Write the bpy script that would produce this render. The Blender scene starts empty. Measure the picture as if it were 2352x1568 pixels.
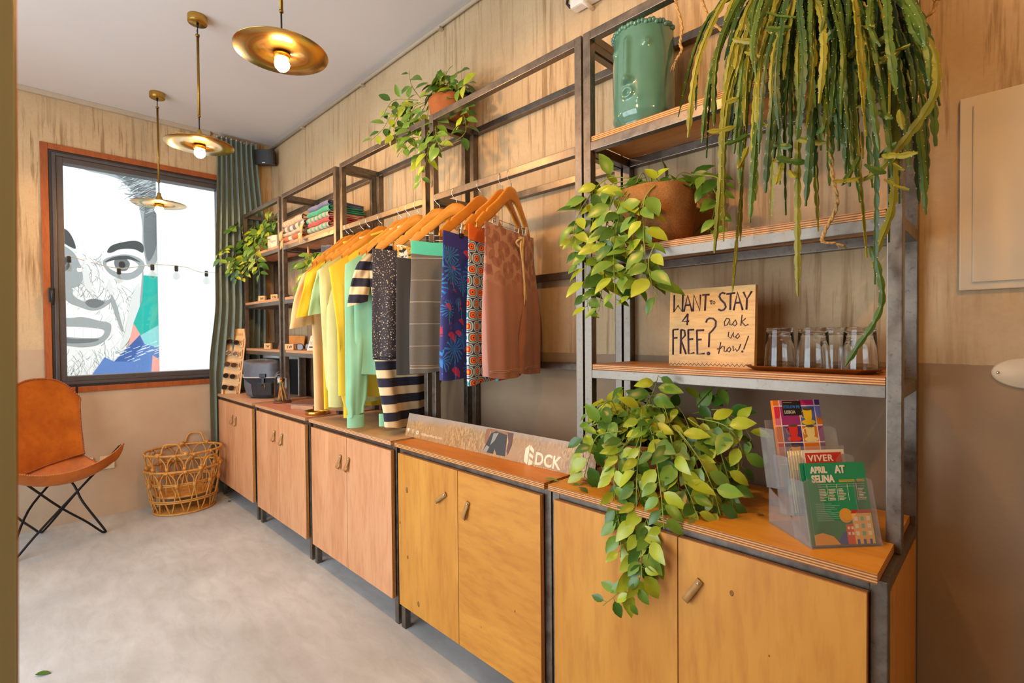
import bpy, bmesh, math, random
from mathutils import Vector as V, Matrix, Euler
R = math.radians
PI = math.pi
sc = bpy.context.scene
COL = sc.collection

# ------------------------------------------------------------------ camera, sky, sun, daylight, exposure
F_PX, YAW, PIT, ROL = 1147.608, 0.7848, -0.0161, -0.0081
CAM = V((4.8232, -1.7102, 1.35))
FW = V((-math.cos(YAW) * math.cos(PIT), math.sin(YAW) * math.cos(PIT), math.sin(PIT)))
_r = V((math.sin(YAW), math.cos(YAW), 0)); _u = _r.cross(FW)
RT = _r * math.cos(ROL) + _u * math.sin(ROL); UP = _u * math.cos(ROL) - _r * math.sin(ROL)
cd = bpy.data.cameras.new('camera'); cam = bpy.data.objects.new('camera', cd); COL.objects.link(cam)
cd.sensor_width = 36; cd.lens = 36 * F_PX / 2352; cd.clip_start = 0.02
cam.matrix_world = Matrix(((RT.x, UP.x, -FW.x, CAM.x), (RT.y, UP.y, -FW.y, CAM.y), (RT.z, UP.z, -FW.z, CAM.z), (0, 0, 0, 1)))
cd.dof.use_dof = True; cd.dof.focus_distance = 2.0; cd.dof.aperture_fstop = 5.6
sc.camera = cam

wd = bpy.data.worlds.new('world'); sc.world = wd; wd.use_nodes = True
_bg = wd.node_tree.nodes['Background']; _bg.inputs[0].default_value = (0.80, 0.90, 1.0, 1); _bg.inputs[1].default_value = 1.3

def lamp(name, kind, loc, energy, color, rot=(0, 0, 0), **kw):
    d = bpy.data.lights.new(name, kind); d.energy = energy; d.color = color
    for k, v in kw.items(): setattr(d, k, v)
    o = bpy.data.objects.new(name, d); o.location = loc; o.rotation_euler = rot; COL.objects.link(o); return o
sun = lamp('sun', 'SUN', (3, -1, 8), 2.15, (1, 0.97, 0.92), angle=R(1))
sun.rotation_euler = V((-0.62, 0.12, -0.72)).to_track_quat('-Z', 'Y').to_euler()
# daylight that enters through the glazed shop front in the left wall
lamp('shop_front_daylight', 'AREA', (2.55, -3.32, 1.45), 90, (0.78, 0.90, 1.0), (R(90), 0, 0), shape='RECTANGLE', size=3.0, size_y=2.3)
vs = sc.view_settings
vs.view_transform = 'Standard'; vs.look = 'None'; vs.gamma = 1; vs.use_curve_mapping = False
vs.exposure = 0.22
BULB = 700.0

def at(u, v, x=None, y=None, z=None):
    """the point of the room that stands at this place of the photograph, on a plane x, y or z"""
    d = FW * F_PX + RT * (u - 1176) - UP * (v - 784)
    t = (x - CAM.x) / d.x if x is not None else (y - CAM.y) / d.y if y is not None else (z - CAM.z) / d.z
    return CAM + d * t

# ------------------------------------------------------------------ helpers
rnd = random.Random(7)
def lin(c): return c / 12.92 if c <= 0.04045 else ((c + 0.055) / 1.055) ** 2.4
def hexc(h):
    h = h.lstrip('#'); return tuple(lin(int(h[i:i + 2], 16) / 255) for i in (0, 2, 4)) + (1,)

def tag(o, label=None, cat=None, group=None, kind=None):
    if label: o['label'] = label
    if cat: o['category'] = cat
    if group: o['group'] = group
    if kind: o['kind'] = kind
    return o
def thing(name, label, cat, loc=(0, 0, 0), rz=0.0, group=None, rot=None):
    o = bpy.data.objects.new(name, None); o.empty_display_size = 0.05
    o.location = loc; o.rotation_euler = rot if rot else (0, 0, rz); COL.objects.link(o)
    return tag(o, label, cat, group)
def mw(o):
    m = Matrix.LocRotScale(o.location, o.rotation_euler, o.scale)
    return mw(o.parent) @ m if o.parent else m

class MB:
    """collects geometry in world (or local) coordinates, then links it as one mesh object"""
    def __init__(s): s.v = []; s.f = []; s.m = []; s.sm = []
    def add(s, vs, fs, mi=0, smooth=False):
        o = len(s.v); s.v += [V(p) for p in vs]
        for k, f in enumerate(fs):
            s.f.append([i + o for i in f]); s.m.append(mi[k] if isinstance(mi, (list, tuple)) else mi); s.sm.append(smooth)
        return s
    def box(s, lo, hi, mi=0, M=None, edge=None, axis=2):
        """edge: material of the four faces that are not across 'axis' (plywood edges)"""
        x0, y0, z0 = lo; x1, y1, z1 = hi
        p = [(x0, y0, z0), (x1, y0, z0), (x1, y1, z0), (x0, y1, z0), (x0, y0, z1), (x1, y0, z1), (x1, y1, z1), (x0, y1, z1)]
        f = [(0, 3, 2, 1), (4, 5, 6, 7), (0, 1, 5, 4), (2, 3, 7, 6), (1, 2, 6, 5), (3, 0, 4, 7)]
        ax = [2, 2, 1, 1, 0, 0]
        if M: p = [M @ V(q) for q in p]
        return s.add(p, f, [mi if (edge is None or a == axis) else edge for a in ax])
    def bbox(s, lo, hi, b=0.004, mi=0, M=None):
        """box with chamfered edges"""
        c = [(lo[i] + hi[i]) / 2 for i in range(3)]; h = [(hi[i] - lo[i]) / 2 for i in range(3)]
        b = min(b, min(h) * 0.9); bm = bmesh.new(); bmesh.ops.create_cube(bm, size=2)
        for v in bm.verts: v.co = V((v.co.x * h[0], v.co.y * h[1], v.co.z * h[2]))
        bmesh.ops.bevel(bm, geom=bm.edges[:], offset=b, segments=2, affect='EDGES', profile=0.6)
        return s.bm(bm, Matrix.Translation(c) if M is None else M @ Matrix.Translation(c), mi)
    def bm(s, bm, M=None, mi=0, smooth=False):
        bm.verts.index_update()
        vs = [(M @ v.co) if M else v.co.copy() for v in bm.verts]; fs = [[v.index for v in f.verts] for f in bm.faces]
        bm.free(); return s.add(vs, fs, mi, smooth)
    def tube(s, path, r, n=8, mi=0, closed=False, flat=1.0, cap=True, smooth=True, up=None):
        path = [V(p) for p in path]; k = len(path); rr = r if isinstance(r, (list, tuple)) else [r] * k
        vs = []; prev = None
        for i, p in enumerate(path):
            t = (path[(i + 1) % k] - path[i - 1]) if closed else (path[min(i + 1, k - 1)] - path[max(i - 1, 0)])
            if t.length < 1e-9: t = V((0, 0, 1))
            t.normalize()
            if prev is None:
                a = V(up) if up else (V((0, 0, 1)) if abs(t.z) < 0.9 else V((1, 0, 0)))
                nrm = (a - t * a.dot(t)).normalized()
            else:
                nrm = prev - t * prev.dot(t); nrm = nrm.normalized() if nrm.length > 1e-6 else prev
            prev = nrm; b = t.cross(nrm)
            for j in range(n):
                a = 2 * PI * j / n; vs.append(p + nrm * (math.cos(a) * rr[i] * flat) + b * (math.sin(a) * rr[i]))
        fs = []
        for i in range(k if closed else k - 1):
            for j in range(n):
                a, b = i * n + j, i * n + (j + 1) % n; c, d = ((i + 1) % k) * n + (j + 1) % n, ((i + 1) % k) * n + j
                fs.append((a, b, c, d))
        if cap and not closed:
            fs.append(tuple(reversed(range(n)))); fs.append(tuple(range((k - 1) * n, k * n)))
        return s.add(vs, fs, mi, smooth)
    def bar(s, p, q, w=0.03, h=None, mi=0, up=(0, 0, 1)):
        p, q = V(p), V(q); t = (q - p).normalized(); h = w if h is None else h
        a = V(up); a = a if abs(t.dot(a)) < 0.95 else V((1, 0, 0)); b = t.cross(a).normalized(); a = b.cross(t)
        vs = [e + b * (sx * w / 2) + a * (sy * h / 2) for e in (p, q) for sx, sy in ((-1, -1), (1, -1), (1, 1), (-1, 1))]
        return s.add(vs, [(3, 2, 1, 0), (4, 5, 6, 7), (0, 1, 5, 4), (1, 2, 6, 5), (2, 3, 7, 6), (3, 0, 4, 7)], mi)
    def lathe(s, prof, n=32, M=None, mi=0, smooth=True, sx=1.0, sy=1.0, func=None):
        vs = []; k = len(prof)
        for r, z in prof:
            for j in range(n):
                a = 2 * PI * j / n; p = V((r * math.cos(a) * sx, r * math.sin(a) * sy, z))
                if func: p = func(p, a)
                vs.append(M @ p if M else p)
        fs = [(i * n + j, i * n + (j + 1) % n, (i + 1) * n + (j + 1) % n, (i + 1) * n + j) for i in range(k - 1) for j in range(n)]
        if prof[0][0] > 1e-6 and prof[0] != prof[-1]: fs.append(tuple(reversed(range(n))))
        if prof[-1][0] > 1e-6 and prof[0] != prof[-1]: fs.append(tuple(range((k - 1) * n, k * n)))
        return s.add(vs, fs, mi, smooth)
    def prism(s, pts, z0, z1, M=None, mi=0, edge=None):
        n = len(pts); vs = [V((x, y, z0)) for x, y in pts] + [V((x, y, z1)) for x, y in pts]
        if M: vs = [M @ p for p in vs]
        fs = [tuple(reversed(range(n))), tuple(range(n, 2 * n))] + [(i, (i + 1) % n, n + (i + 1) % n, n + i) for i in range(n)]
        return s.add(vs, fs, [mi, mi] + [mi if edge is None else edge] * n)
    def grid(s, fn, nu, nv, mi=0, smooth=True, wrap=False, mfn=None):
        vs = [fn(i / (nu if wrap else nu - 1), j / (nv - 1)) for j in range(nv) for i in range(nu)]
        fs = []; ms = []
        for j in range(nv - 1):
            for i in range(nu if wrap else nu - 1):
                fs.append((j * nu + i, j * nu + (i + 1) % nu, (j + 1) * nu + (i + 1) % nu, (j + 1) * nu + i))
                ms.append(mfn((i + .5) / nu, (j + .5) / nv) if mfn else mi)
        return s.add(vs, fs, ms, smooth)
    def ball(s, c, r, mi=0, n=12, sc_=(1, 1, 1)):
        bm = bmesh.new(); bmesh.ops.create_uvsphere(bm, u_segments=n, v_segments=max(6, n * 2 // 3), radius=1)
        return s.bm(bm, Matrix.Translation(c) @ Matrix.Diagonal((r * sc_[0], r * sc_[1], r * sc_[2], 1)), mi, True)
    def build(s, name, mats, parent=None, local=False, uv=None):
        me = bpy.data.meshes.new(name)
        vs = s.v
        if parent is not None and not local:
            inv = mw(parent).inverted(); vs = [inv @ p for p in vs]
        me.from_pydata([tuple(p) for p in vs], [], s.f)
        for m in (mats if isinstance(mats, (list, tuple)) else [mats]): me.materials.append(m)
        me.polygons.foreach_set('material_index', s.m); me.polygons.foreach_set('use_smooth', s.sm)
        me.update(); o = bpy.data.objects.new(name, me); COL.objects.link(o)
        if parent is not None: o.parent = parent
        return o
def copy_tree(o, parent=None):
    c = o.copy(); COL.objects.link(c)
    if parent is not None: c.parent = parent
    for ch in list(o.children): copy_tree(ch, c)
    return c
def struct(name, mb, m):
    return tag(mb.build(name, m), kind='structure')
def ss(a, b, x):
    t = max(0, min(1, (x - a) / (b - a))); return t * t * (3 - 2 * t)
def lerp(a, b, t): return a + (b - a) * t
def catmull(P, n=6):
    P = [V(p) for p in P]; out = []
    for i in range(len(P) - 1):
        a, b, c, d = P[max(i - 1, 0)], P[i], P[i + 1], P[min(i + 2, len(P) - 1)]
        for k in range(n):
            t = k / n; out.append(0.5 * ((2 * b) + (c - a) * t + (2 * a - 5 * b + 4 * c - d) * t * t + (3 * b - a - 3 * c + d) * t ** 3))
    return out + [P[-1]]

def text_mesh(txt, size, depth=0.0004, font_scale_x=1.0, align='LEFT', space=1.0, shear=0.0, bold=0.0):
    cu = bpy.data.curves.new('text', 'FONT'); cu.body = txt; cu.size = size; cu.extrude = depth; cu.align_x = align
    cu.space_character = space; cu.shear = shear; cu.offset = bold; cu.resolution_u = 3
    o = bpy.data.objects.new('text', cu); COL.objects.link(o)
    dg = bpy.context.evaluated_depsgraph_get(); me = o.evaluated_get(dg).to_mesh()
    vs = [V((v.co.x * font_scale_x, v.co.y, v.co.z)) for v in me.vertices]; fs = [list(p.vertices) for p in me.polygons]
    o.evaluated_get(dg).to_mesh_clear(); bpy.data.objects.remove(o); bpy.data.curves.remove(cu)
    return vs, fs
def add_text(mb, txt, size, M, mi=0, **kw):
    vs, fs = text_mesh(txt, size, **kw); mb.add([M @ p for p in vs], fs, mi); return mb

# ------------------------------------------------------------------ materials
class NT:
    def __init__(s, name):
        s.m = bpy.data.materials.new(name); s.m.use_nodes = True; s.t = s.m.node_tree; s.b = s.t.nodes['Principled BSDF']
    def n(s, kind, **kw):
        nd = s.t.nodes.new(kind)
        for k, v in kw.items(): setattr(nd, k, v)
        return nd
    def l(s, a, b): s.t.links.new(a, b)
    def coord(s, scale=(1, 1, 1), kind='Object', loc=(0, 0, 0), rot=(0, 0, 0)):
        tc = s.n('ShaderNodeTexCoord'); mp = s.n('ShaderNodeMapping'); mp.inputs['Scale'].default_value = scale
        mp.inputs['Location'].default_value = loc; mp.inputs['Rotation'].default_value = rot
        s.l(tc.outputs[kind], mp.inputs[0]); return mp.outputs[0]
    def noise(s, vec, scale=5, detail=4, rough=0.55, dist=0.0):
        nd = s.n('ShaderNodeTexNoise'); nd.inputs['Scale'].default_value = scale; nd.inputs['Detail'].default_value = detail
        nd.inputs['Roughness'].default_value = rough; nd.inputs['Distortion'].default_value = dist
        if vec is not None: s.l(vec, nd.inputs['Vector'])
        return nd.outputs['Fac']
    def ramp(s, fac, stops, interp='LINEAR'):
        nd = s.n('ShaderNodeValToRGB'); nd.color_ramp.interpolation = interp; cr = nd.color_ramp
        while len(cr.elements) < len(stops): cr.elements.new(0.5)
        for e, (p, c) in zip(cr.elements, stops): e.position = p; e.color = hexc(c) if isinstance(c, str) else (c, c, c, 1)
        s.l(fac, nd.inputs[0]); return nd.outputs[0]
    def mix(s, fac, a, b, mode='MIX'):
        nd = s.n('ShaderNodeMix', data_type='RGBA', blend_type=mode)
        for sock, v in ((nd.inputs[0], fac), (nd.inputs[6], a), (nd.inputs[7], b)):
            if isinstance(v, (int, float)): sock.default_value = v if sock == nd.inputs[0] else (v, v, v, 1)
            elif isinstance(v, str): sock.default_value = hexc(v)
            elif isinstance(v, tuple): sock.default_value = v
            else: s.l(v, sock)
        return nd.outputs[2]
    def math(s, op, a, b=0.0, clamp=False):
        nd = s.n('ShaderNodeMath', operation=op, use_clamp=clamp)
        for sock, v in ((nd.inputs[0], a), (nd.inputs[1], b)):
            if isinstance(v, (int, float)): sock.default_value = v
            else: s.l(v, sock)
        return nd.outputs[0]
    def xyz(s, vec):
        nd = s.n('ShaderNodeSeparateXYZ'); s.l(vec, nd.inputs[0]); return nd.outputs
    def bump(s, h, strength=0.2, dist=0.01):
        nd = s.n('ShaderNodeBump'); nd.inputs['Strength'].default_value = strength; nd.inputs['Distance'].default_value = dist
        s.l(h, nd.inputs['Height']); s.l(nd.outputs[0], s.b.inputs['Normal'])
    def color(s, c):
        if isinstance(c, str): s.b.inputs['Base Color'].default_value = hexc(c)
        else: s.l(c, s.b.inputs['Base Color'])
    def set(s, **kw):
        for k, v in kw.items(): s.b.inputs[k.replace('_', ' ')].default_value = v
        return s

def mat(name, c, rough=0.5, metal=0.0, var=0.12, scale=30, bump=0.0, bscale=None, **kw):
    """plain coloured surface with a little procedural unevenness"""
    t = NT(name); t.set(Roughness=rough, Metallic=metal, **kw)
    vec = t.coord(); f = t.noise(vec, scale, 3)
    col = t.mix(t.ramp(f, [(0.3, 0.0), (0.7, 1.0)]), c, c)
    base = hexc(c); nd = t.t.nodes[-1]
    nd.inputs[6].default_value = tuple(max(0, x * (1 - var)) for x in base[:3]) + (1,)
    nd.inputs[7].default_value = tuple(min(1, x * (1 + var)) for x in base[:3]) + (1,)
    t.color(col)
    if bump: t.bump(t.noise(vec, bscale or scale * 4, 4), bump, 0.002)
    return t.m

def wood(name, a, b, rough=0.45, grain=(1, 1, 1), scale=6, knots=None, dark=0.35):
    """veneer: grain = stretch of the noise (small number = along the grain)"""
    t = NT(name); t.set(Roughness=rough)
    vec = t.coord(grain); f1 = t.noise(vec, scale, 5, 0.6, 0.6); f2 = t.noise(vec, scale * 6, 3, 0.6)
    c = t.mix(t.ramp(f1, [(0.3, 0.0), (0.7, 1.0)]), a, b)
    c = t.mix(t.math('MULTIPLY', t.ramp(f2, [(0.45, 0.0), (0.75, 1.0)]), dark), c, a, 'MULTIPLY')
    t.color(c); t.bump(f2, 0.05, 0.001); return t.m
def ply_edge(name, axis, period=0.0058, a='#D9A45C', b='#8A4A1C'):
    t = NT(name); t.set(Roughness=0.55); o = t.xyz(t.coord())[axis]
    w = t.math('SINE', t.math('MULTIPLY', o, 2 * PI / period)); f = t.noise(t.coord((3, 3, 3)), 40, 2)
    t.color(t.mix(t.ramp(t.math('ADD', t.math('MULTIPLY', w, 0.5), t.math('MULTIPLY', f, 0.6)), [(0.2, 0.0), (0.55, 1.0)]), b, a)); return t.m

MAT = {}
# plaster: rough, water-streaked above the paint line, smooth paint below
def plaster(name, l1, l2):
    t = NT(name); t.set(Roughness=0.85)
    g = t.coord(kind='Object'); z = t.xyz(g)[2]
    fine = t.noise(g, 60, 5, 0.6); big = t.noise(g, 2.2, 4, 0.6)
    streak = t.noise(t.coord((13, 13, 0.7)), 2.0, 5, 0.6, 0.3); s2 = t.noise(t.coord((30, 30, 1.6)), 1.6, 4, 0.65, 0.2)
    area = t.ramp(t.noise(g, 1.6, 3, 0.5), [(0.36, 0.0), (0.58, 1.0)])
    dr = t.math('MULTIPLY', t.ramp(streak, [(0.52, 0.0), (0.63, 1.0)]), area)
    dr2 = t.math('MULTIPLY', t.ramp(s2, [(0.56, 0.0), (0.66, 1.0)]), area)
    c = t.mix(t.ramp(big, [(0.3, 0.0), (0.7, 1.0)]), '#B99D76', '#C9B08A')
    c = t.mix(t.math('MULTIPLY', t.ramp(fine, [(0.4, 0.0), (0.7, 1.0)]), 0.25), c, '#A98D66')
    c = t.mix(t.math('MULTIPLY', dr, 0.75), c, '#86663C'); c = t.mix(t.math('MULTIPLY', dr2, 0.65), c, '#7E5D33')
    low = t.mix(t.ramp(t.noise(g, 3, 4), [(0.3, 0.0), (0.7, 1.0)]), l1, l2)
    edge = t.math('ADD', z, t.math('MULTIPLY', t.math('SUBTRACT', t.noise(g, 14, 3), 0.5), 0.012))
    t.color(t.mix(t.math('GREATER_THAN', edge, 1.263), low, c))
    t.bump(t.math('ADD', t.math('MULTIPLY', streak, 0.6), fine), 0.25, 0.004); return t.m
MAT['plaster'] = plaster('plaster', '#8C755A', '#998166'); MAT['plaster_back'] = plaster('plaster_window_wall', '#B0967A', '#BCA285')
def floor_m():
    t = NT('polished_concrete'); g = t.coord()
    a = t.noise(t.coord((1, 1, 1)), 1.3, 5, 0.6, 0.4); b = t.noise(t.coord((3, 9, 1), rot=(0, 0, 0.5)), 1.4, 6, 0.65, 0.5); c = t.noise(g, 40, 4, 0.6)
    col = t.mix(t.ramp(a, [(0.3, 0.0), (0.7, 1.0)]), '#A9ABAA', '#CBCDCC')
    col = t.mix(t.math('MULTIPLY', t.ramp(b, [(0.42, 0.0), (0.68, 1.0)]), 0.38), col, '#98938B')
    col = t.mix(t.math('MULTIPLY', t.ramp(c, [(0.6, 0.0), (0.75, 1.0)]), 0.25), col, '#9A948C')
    t.color(col); t.l(t.ramp(b, [(0.3, 0.42), (0.7, 0.62)]), t.b.inputs['Roughness']); t.bump(c, 0.06, 0.001); return t.m
MAT['floor'] = floor_m()
MAT['ceiling'] = mat('ceiling_paint', '#DAD1CB', 0.8, var=0.02, scale=2)
def steel():
    t = NT('raw_steel'); t.set(Metallic=0.85, Roughness=0.38); g = t.coord()
    f = t.noise(t.coord((1, 1, 1)), 22, 5, 0.7); f2 = t.noise(g, 90, 3)
    c = t.mix(t.ramp(f, [(0.35, 0.0), (0.65, 1.0)]), '#6F655B', '#857A6D'); c = t.mix(t.math('MULTIPLY', t.ramp(f2, [(0.6, 0.0), (0.7, 1.0)]), 0.4), c, '#4A3E34')
    t.color(c); t.l(t.ramp(f, [(0.3, 0.28), (0.7, 0.5)]), t.b.inputs['Roughness']); return t.m
MAT['steel'] = steel()
MAT['chrome'] = mat('chrome_wire', '#D8D4CE', 0.15, 1.0, var=0.05)
MAT['brass'] = mat('brushed_brass', '#C59A4A', 0.3, 1.0, var=0.06, scale=20)
MAT['brass_dark'] = mat('aged_brass', '#9A7636', 0.35, 1.0, var=0.08, scale=20)
MAT['black'] = mat('black_plastic', '#1B1A1A', 0.45, bump=0.1)
MAT['black_metal'] = mat('black_metal_rod', '#17161A', 0.4, 0.5)
MAT['white'] = mat('white_plastic', '#E8E2D8', 0.5, var=0.03)
MAT['dark_brown'] = mat('dark_brown', '#2A211C', 0.6)
MAT['jute'] = mat('jute_cord', '#B08C55', 0.95, var=0.3, scale=200, bump=0.6, bscale=400)
MAT['ply_z'] = ply_edge('plywood_edge_flat', 2); MAT['ply_y'] = ply_edge('plywood_edge_upright', 1)
MAT['ply_pale_z'] = ply_edge('plywood_edge_pale', 2, a='#DDB083', b='#9A6238')
MAT['shelf'] = wood('shelf_veneer', '#C67C34', '#D89244', grain=(0.3, 3, 1))
MAT['shelf_pink'] = wood('shelf_veneer_pink', '#CF8F67', '#DFA67E', grain=(0.3, 3, 1))
# ------------------------------------------------------------------ the setting
X1, Y1, ZC = 6.3, -3.3, 3.077
struct('floor', MB().box((-0.2, Y1 - 0.2, -0.1), (X1 + 0.2, 0.2, 0)), MAT['floor'])
struct('ceiling', MB().box((-0.2, Y1 - 0.2, ZC), (X1 + 0.2, 0.2, ZC + 0.14)), MAT['ceiling'])
struct('wall_right', MB().box((-0.2, 0, 0), (X1 + 0.2, 0.2, ZC)), MAT['plaster'])
WY0, WY1, WZ0, WZ1 = -1.556, -0.33, 0.945, 2.722
struct('wall_back', MB().box((-0.2, Y1 - 0.2, 0), (0, WY0, ZC)).box((-0.2, WY1, 0), (0, 0, ZC)).box((-0.2, WY0, 0), (0, WY1, WZ0)).box((-0.2, WY0, WZ1), (0, WY1, ZC)), MAT['plaster_back'])
struct('wall_left', MB().box((0, Y1 - 0.2, 0), (1.0, Y1, ZC)).box((4.1, Y1 - 0.2, 0), (X1 + 0.2, Y1, ZC)).box((1.0, Y1 - 0.2, 2.65), (4.1, Y1, ZC)).box((1.0, Y1 - 0.2, 0), (4.1, Y1, 0.25)), MAT['plaster'])
struct('wall_front', MB().box((X1, Y1, 0), (X1 + 0.2, 0, ZC)), MAT['plaster'])

def frame_ring(mb, lo, hi, w, x0, x1, mi=0):
    (ya, za), (yb, zb) = lo, hi
    for a, b in (((ya, za), (ya + w, zb)), ((yb - w, za), (yb, zb)), ((ya + w, za), (yb - w, za + w)), ((ya + w, zb - w), (yb - w, zb))):
        mb.bbox((x0, a[0], a[1]), (x1, b[0], b[1]), 0.003, mi)
    return mb
MAT['rust_wood'] = wood('rust_red_wood_frame', '#8A4318', '#A5551F', grain=(3, 3, 0.4))
MAT['alu'] = mat('anthracite_frame', '#4A4546', 0.42, 0.2, var=0.08)
MAT['alu_dark'] = mat('anthracite_rebate', '#2E2B2D', 0.45, 0.2)
win = struct('window_1', frame_ring(MB(), (WY0, WZ0), (WY1, WZ1), 0.042, -0.12, 0.012), MAT['rust_wood'])
fr = MB(); frame_ring(fr, (WY0 + 0.042, WZ0 + 0.042), (WY1 - 0.042, WZ1 - 0.042), 0.028, -0.10, 0.004, 1)
frame_ring(fr, (WY0 + 0.06, WZ0 + 0.06), (WY1 - 0.06, WZ1 - 0.06), 0.022, -0.09, 0.016)
frame_ring(fr, (WY0 + 0.082, WZ0 + 0.082), (WY1 - 0.082, WZ1 - 0.082), 0.038, -0.09, 0.006)
fr.build('window_frame', [MAT['alu'], MAT['alu_dark']], win)
def thin_glass(name, tint=(0.97, 0.99, 0.98, 1), refl=0.12, rough=0.0, reflect_haze=0.0):
    m = bpy.data.materials.new(name); m.use_nodes = True; t = m.node_tree; t.nodes.remove(t.nodes['Principled BSDF'])
    o = t.nodes['Material Output']; tr = t.nodes.new('ShaderNodeBsdfTransparent'); tr.inputs[0].default_value = tint
    gl = t.nodes.new('ShaderNodeBsdfGlossy'); gl.inputs['Roughness'].default_value = rough
    lw = t.nodes.new('ShaderNodeLayerWeight'); lw.inputs[0].default_value = 0.5
    p1 = t.nodes.new('ShaderNodeMath'); p1.operation = 'POWER'; t.links.new(lw.outputs['Facing'], p1.inputs[0]); p1.inputs[1].default_value = 3.5
    p2 = t.nodes.new('ShaderNodeMath'); p2.operation = 'MULTIPLY_ADD'; t.links.new(p1.outputs[0], p2.inputs[0]); p2.inputs[1].default_value = 0.55; p2.inputs[2].default_value = refl
    mx = t.nodes.new('ShaderNodeMixShader'); t.links.new(p2.outputs[0], mx.inputs[0]); t.links.new(tr.outputs[0], mx.inputs[1]); t.links.new(gl.outputs[0], mx.inputs[2]); t.links.new(mx.outputs[0], o.inputs[0])
    if reflect_haze:  # even white diffuse share that imitates a haze of reflections
        df = t.nodes.new('ShaderNodeBsdfDiffuse'); m2 = t.nodes.new('ShaderNodeMixShader'); m2.inputs[0].default_value = reflect_haze
        t.links.new(mx.outputs[0], m2.inputs[1]); t.links.new(df.outputs[0], m2.inputs[2]); t.links.new(m2.outputs[0], o.inputs[0])
    return m
MAT['pane'] = thin_glass('window_glass', refl=0.04)
MB().box((-0.05, WY0 + 0.1, WZ0 + 0.1), (-0.046, WY1 - 0.1, WZ1 - 0.1)).build('window_pane', MAT['pane'], win)
h = MB().bbox((0.014, -1.528, 1.60), (0.028, -1.502, 1.70), 0.004).tube([(0.02, -1.515, 1.685), (0.055, -1.515, 1.685), (0.06, -1.512, 1.67), (0.058, -1.507, 1.575)], [0.009, 0.009, 0.01, 0.008], 8)
h.build('window_handle', MAT['black'], win)

# glazed door at the left edge, seen end-on, close to the camera
MAT['stile'] = mat('greenish_painted_door', '#A6AF94', 0.4, var=0.08, scale=3)
MAT['seal'] = mat('brass_door_edge', '#B98445', 0.4, 0.6)
dr = MB().bbox((4.24, -1.80, 0.01), (4.30, -1.7086, 2.75), 0.001)
dr = struct('door_1', dr, MAT['stile'])
MB().bbox((4.255, -1.7085, 0.01), (4.296, -1.7075, 2.75), 0.0003).build('door_edge_strip', MAT['seal'], dr)
MB().bbox((4.24, -2.60, 0.01), (4.30, -1.801, 0.20), 0.006).bbox((4.24, -2.60, 2.60), (4.30, -1.801, 2.75), 0.006).bbox((4.24, -2.70, 0.01), (4.30, -2.601, 2.75), 0.006).build('door_rail', MAT['stile'], dr)
MB().box((4.266, -2.60, 0.2), (4.272, -1.80, 2.6)).build('door_pane', MAT['pane'], dr)

for o in [dr] + list(dr.children):
    for v in o.data.vertices: v.co.y += (v.co.z - 1.35) * 0.0150

# shop-front window frame in the left wall, beside the camera
sf = MB()
for x in (1.0, 2.0, 3.05, 4.04): sf.bbox((x, Y1 - 0.08, 0.25), (x + 0.06, Y1 - 0.02, 2.65), 0.004)
for z in (0.25, 2.59): sf.bbox((1.06, Y1 - 0.08, z), (4.04, Y1 - 0.02, z + 0.06), 0.004)
struct('window_2', sf, MAT['alu'])

MAT['conduit'] = mat('painted_conduit', '#B7A68E', 0.6, var=0.04)
# ceiling conduit along the shelf wall, cover strip over the window
t = struct('trim_1', MB().tube([(0.02, -0.018, 3.043), (5.9, -0.018, 3.043)], 0.011, 8), MAT['conduit'])
for x in (0.75, 1.72, 2.59, 3.5):
    tag(MB().bbox((x - 0.012, -0.034, 3.022), (x + 0.012, -0.001, 3.034), 0.003).build('pipe_clip', MAT['conduit'], t))
struct('trim_2', MB().bbox((0.001, -3.2, 3.043), (0.03, -0.50, 3.0765), 0.003), MAT['conduit'])

# ------------------------------------------------------------------ shelving units
T = 0.03
MAT['doors_pink'] = wood('okoume_veneer', '#C88A5C', '#D99F72', grain=(2.2, 2.2, 0.35), scale=3.2)
MAT['doors_yellow'] = wood('poplar_veneer', '#BE7E28', '#D09238', grain=(2.2, 2.2, 0.35), scale=3.0)
MAT['doors_yellow2'] = wood('poplar_veneer_cross', '#BC7A24', '#D09034', grain=(0.5, 2.2, 2.2), scale=3.0)
MAT['knot'] = mat('wood_knot', '#8A5A24', 0.5, var=0.3, scale=120)
MAT['leather'] = mat('tan_leather_strap', '#A5793F', 0.55, var=0.15, scale=60)
def top_m(name, a, b): return wood(name, a, b, grain=(0.4, 2.5, 1), scale=3, rough=0.4)
TOPS = [top_m('veneer_top_pale_pink', '#D6A481', '#E2B494'), top_m('veneer_top_rosy', '#C98468', '#D7957A'), top_m('veneer_top_tan', '#C99B6E', '#DCB184'),
        top_m('veneer_top_orange', '#C4731E', '#D0842C'), top_m('veneer_top_yellow', '#C88624', '#D89A34')]
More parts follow.
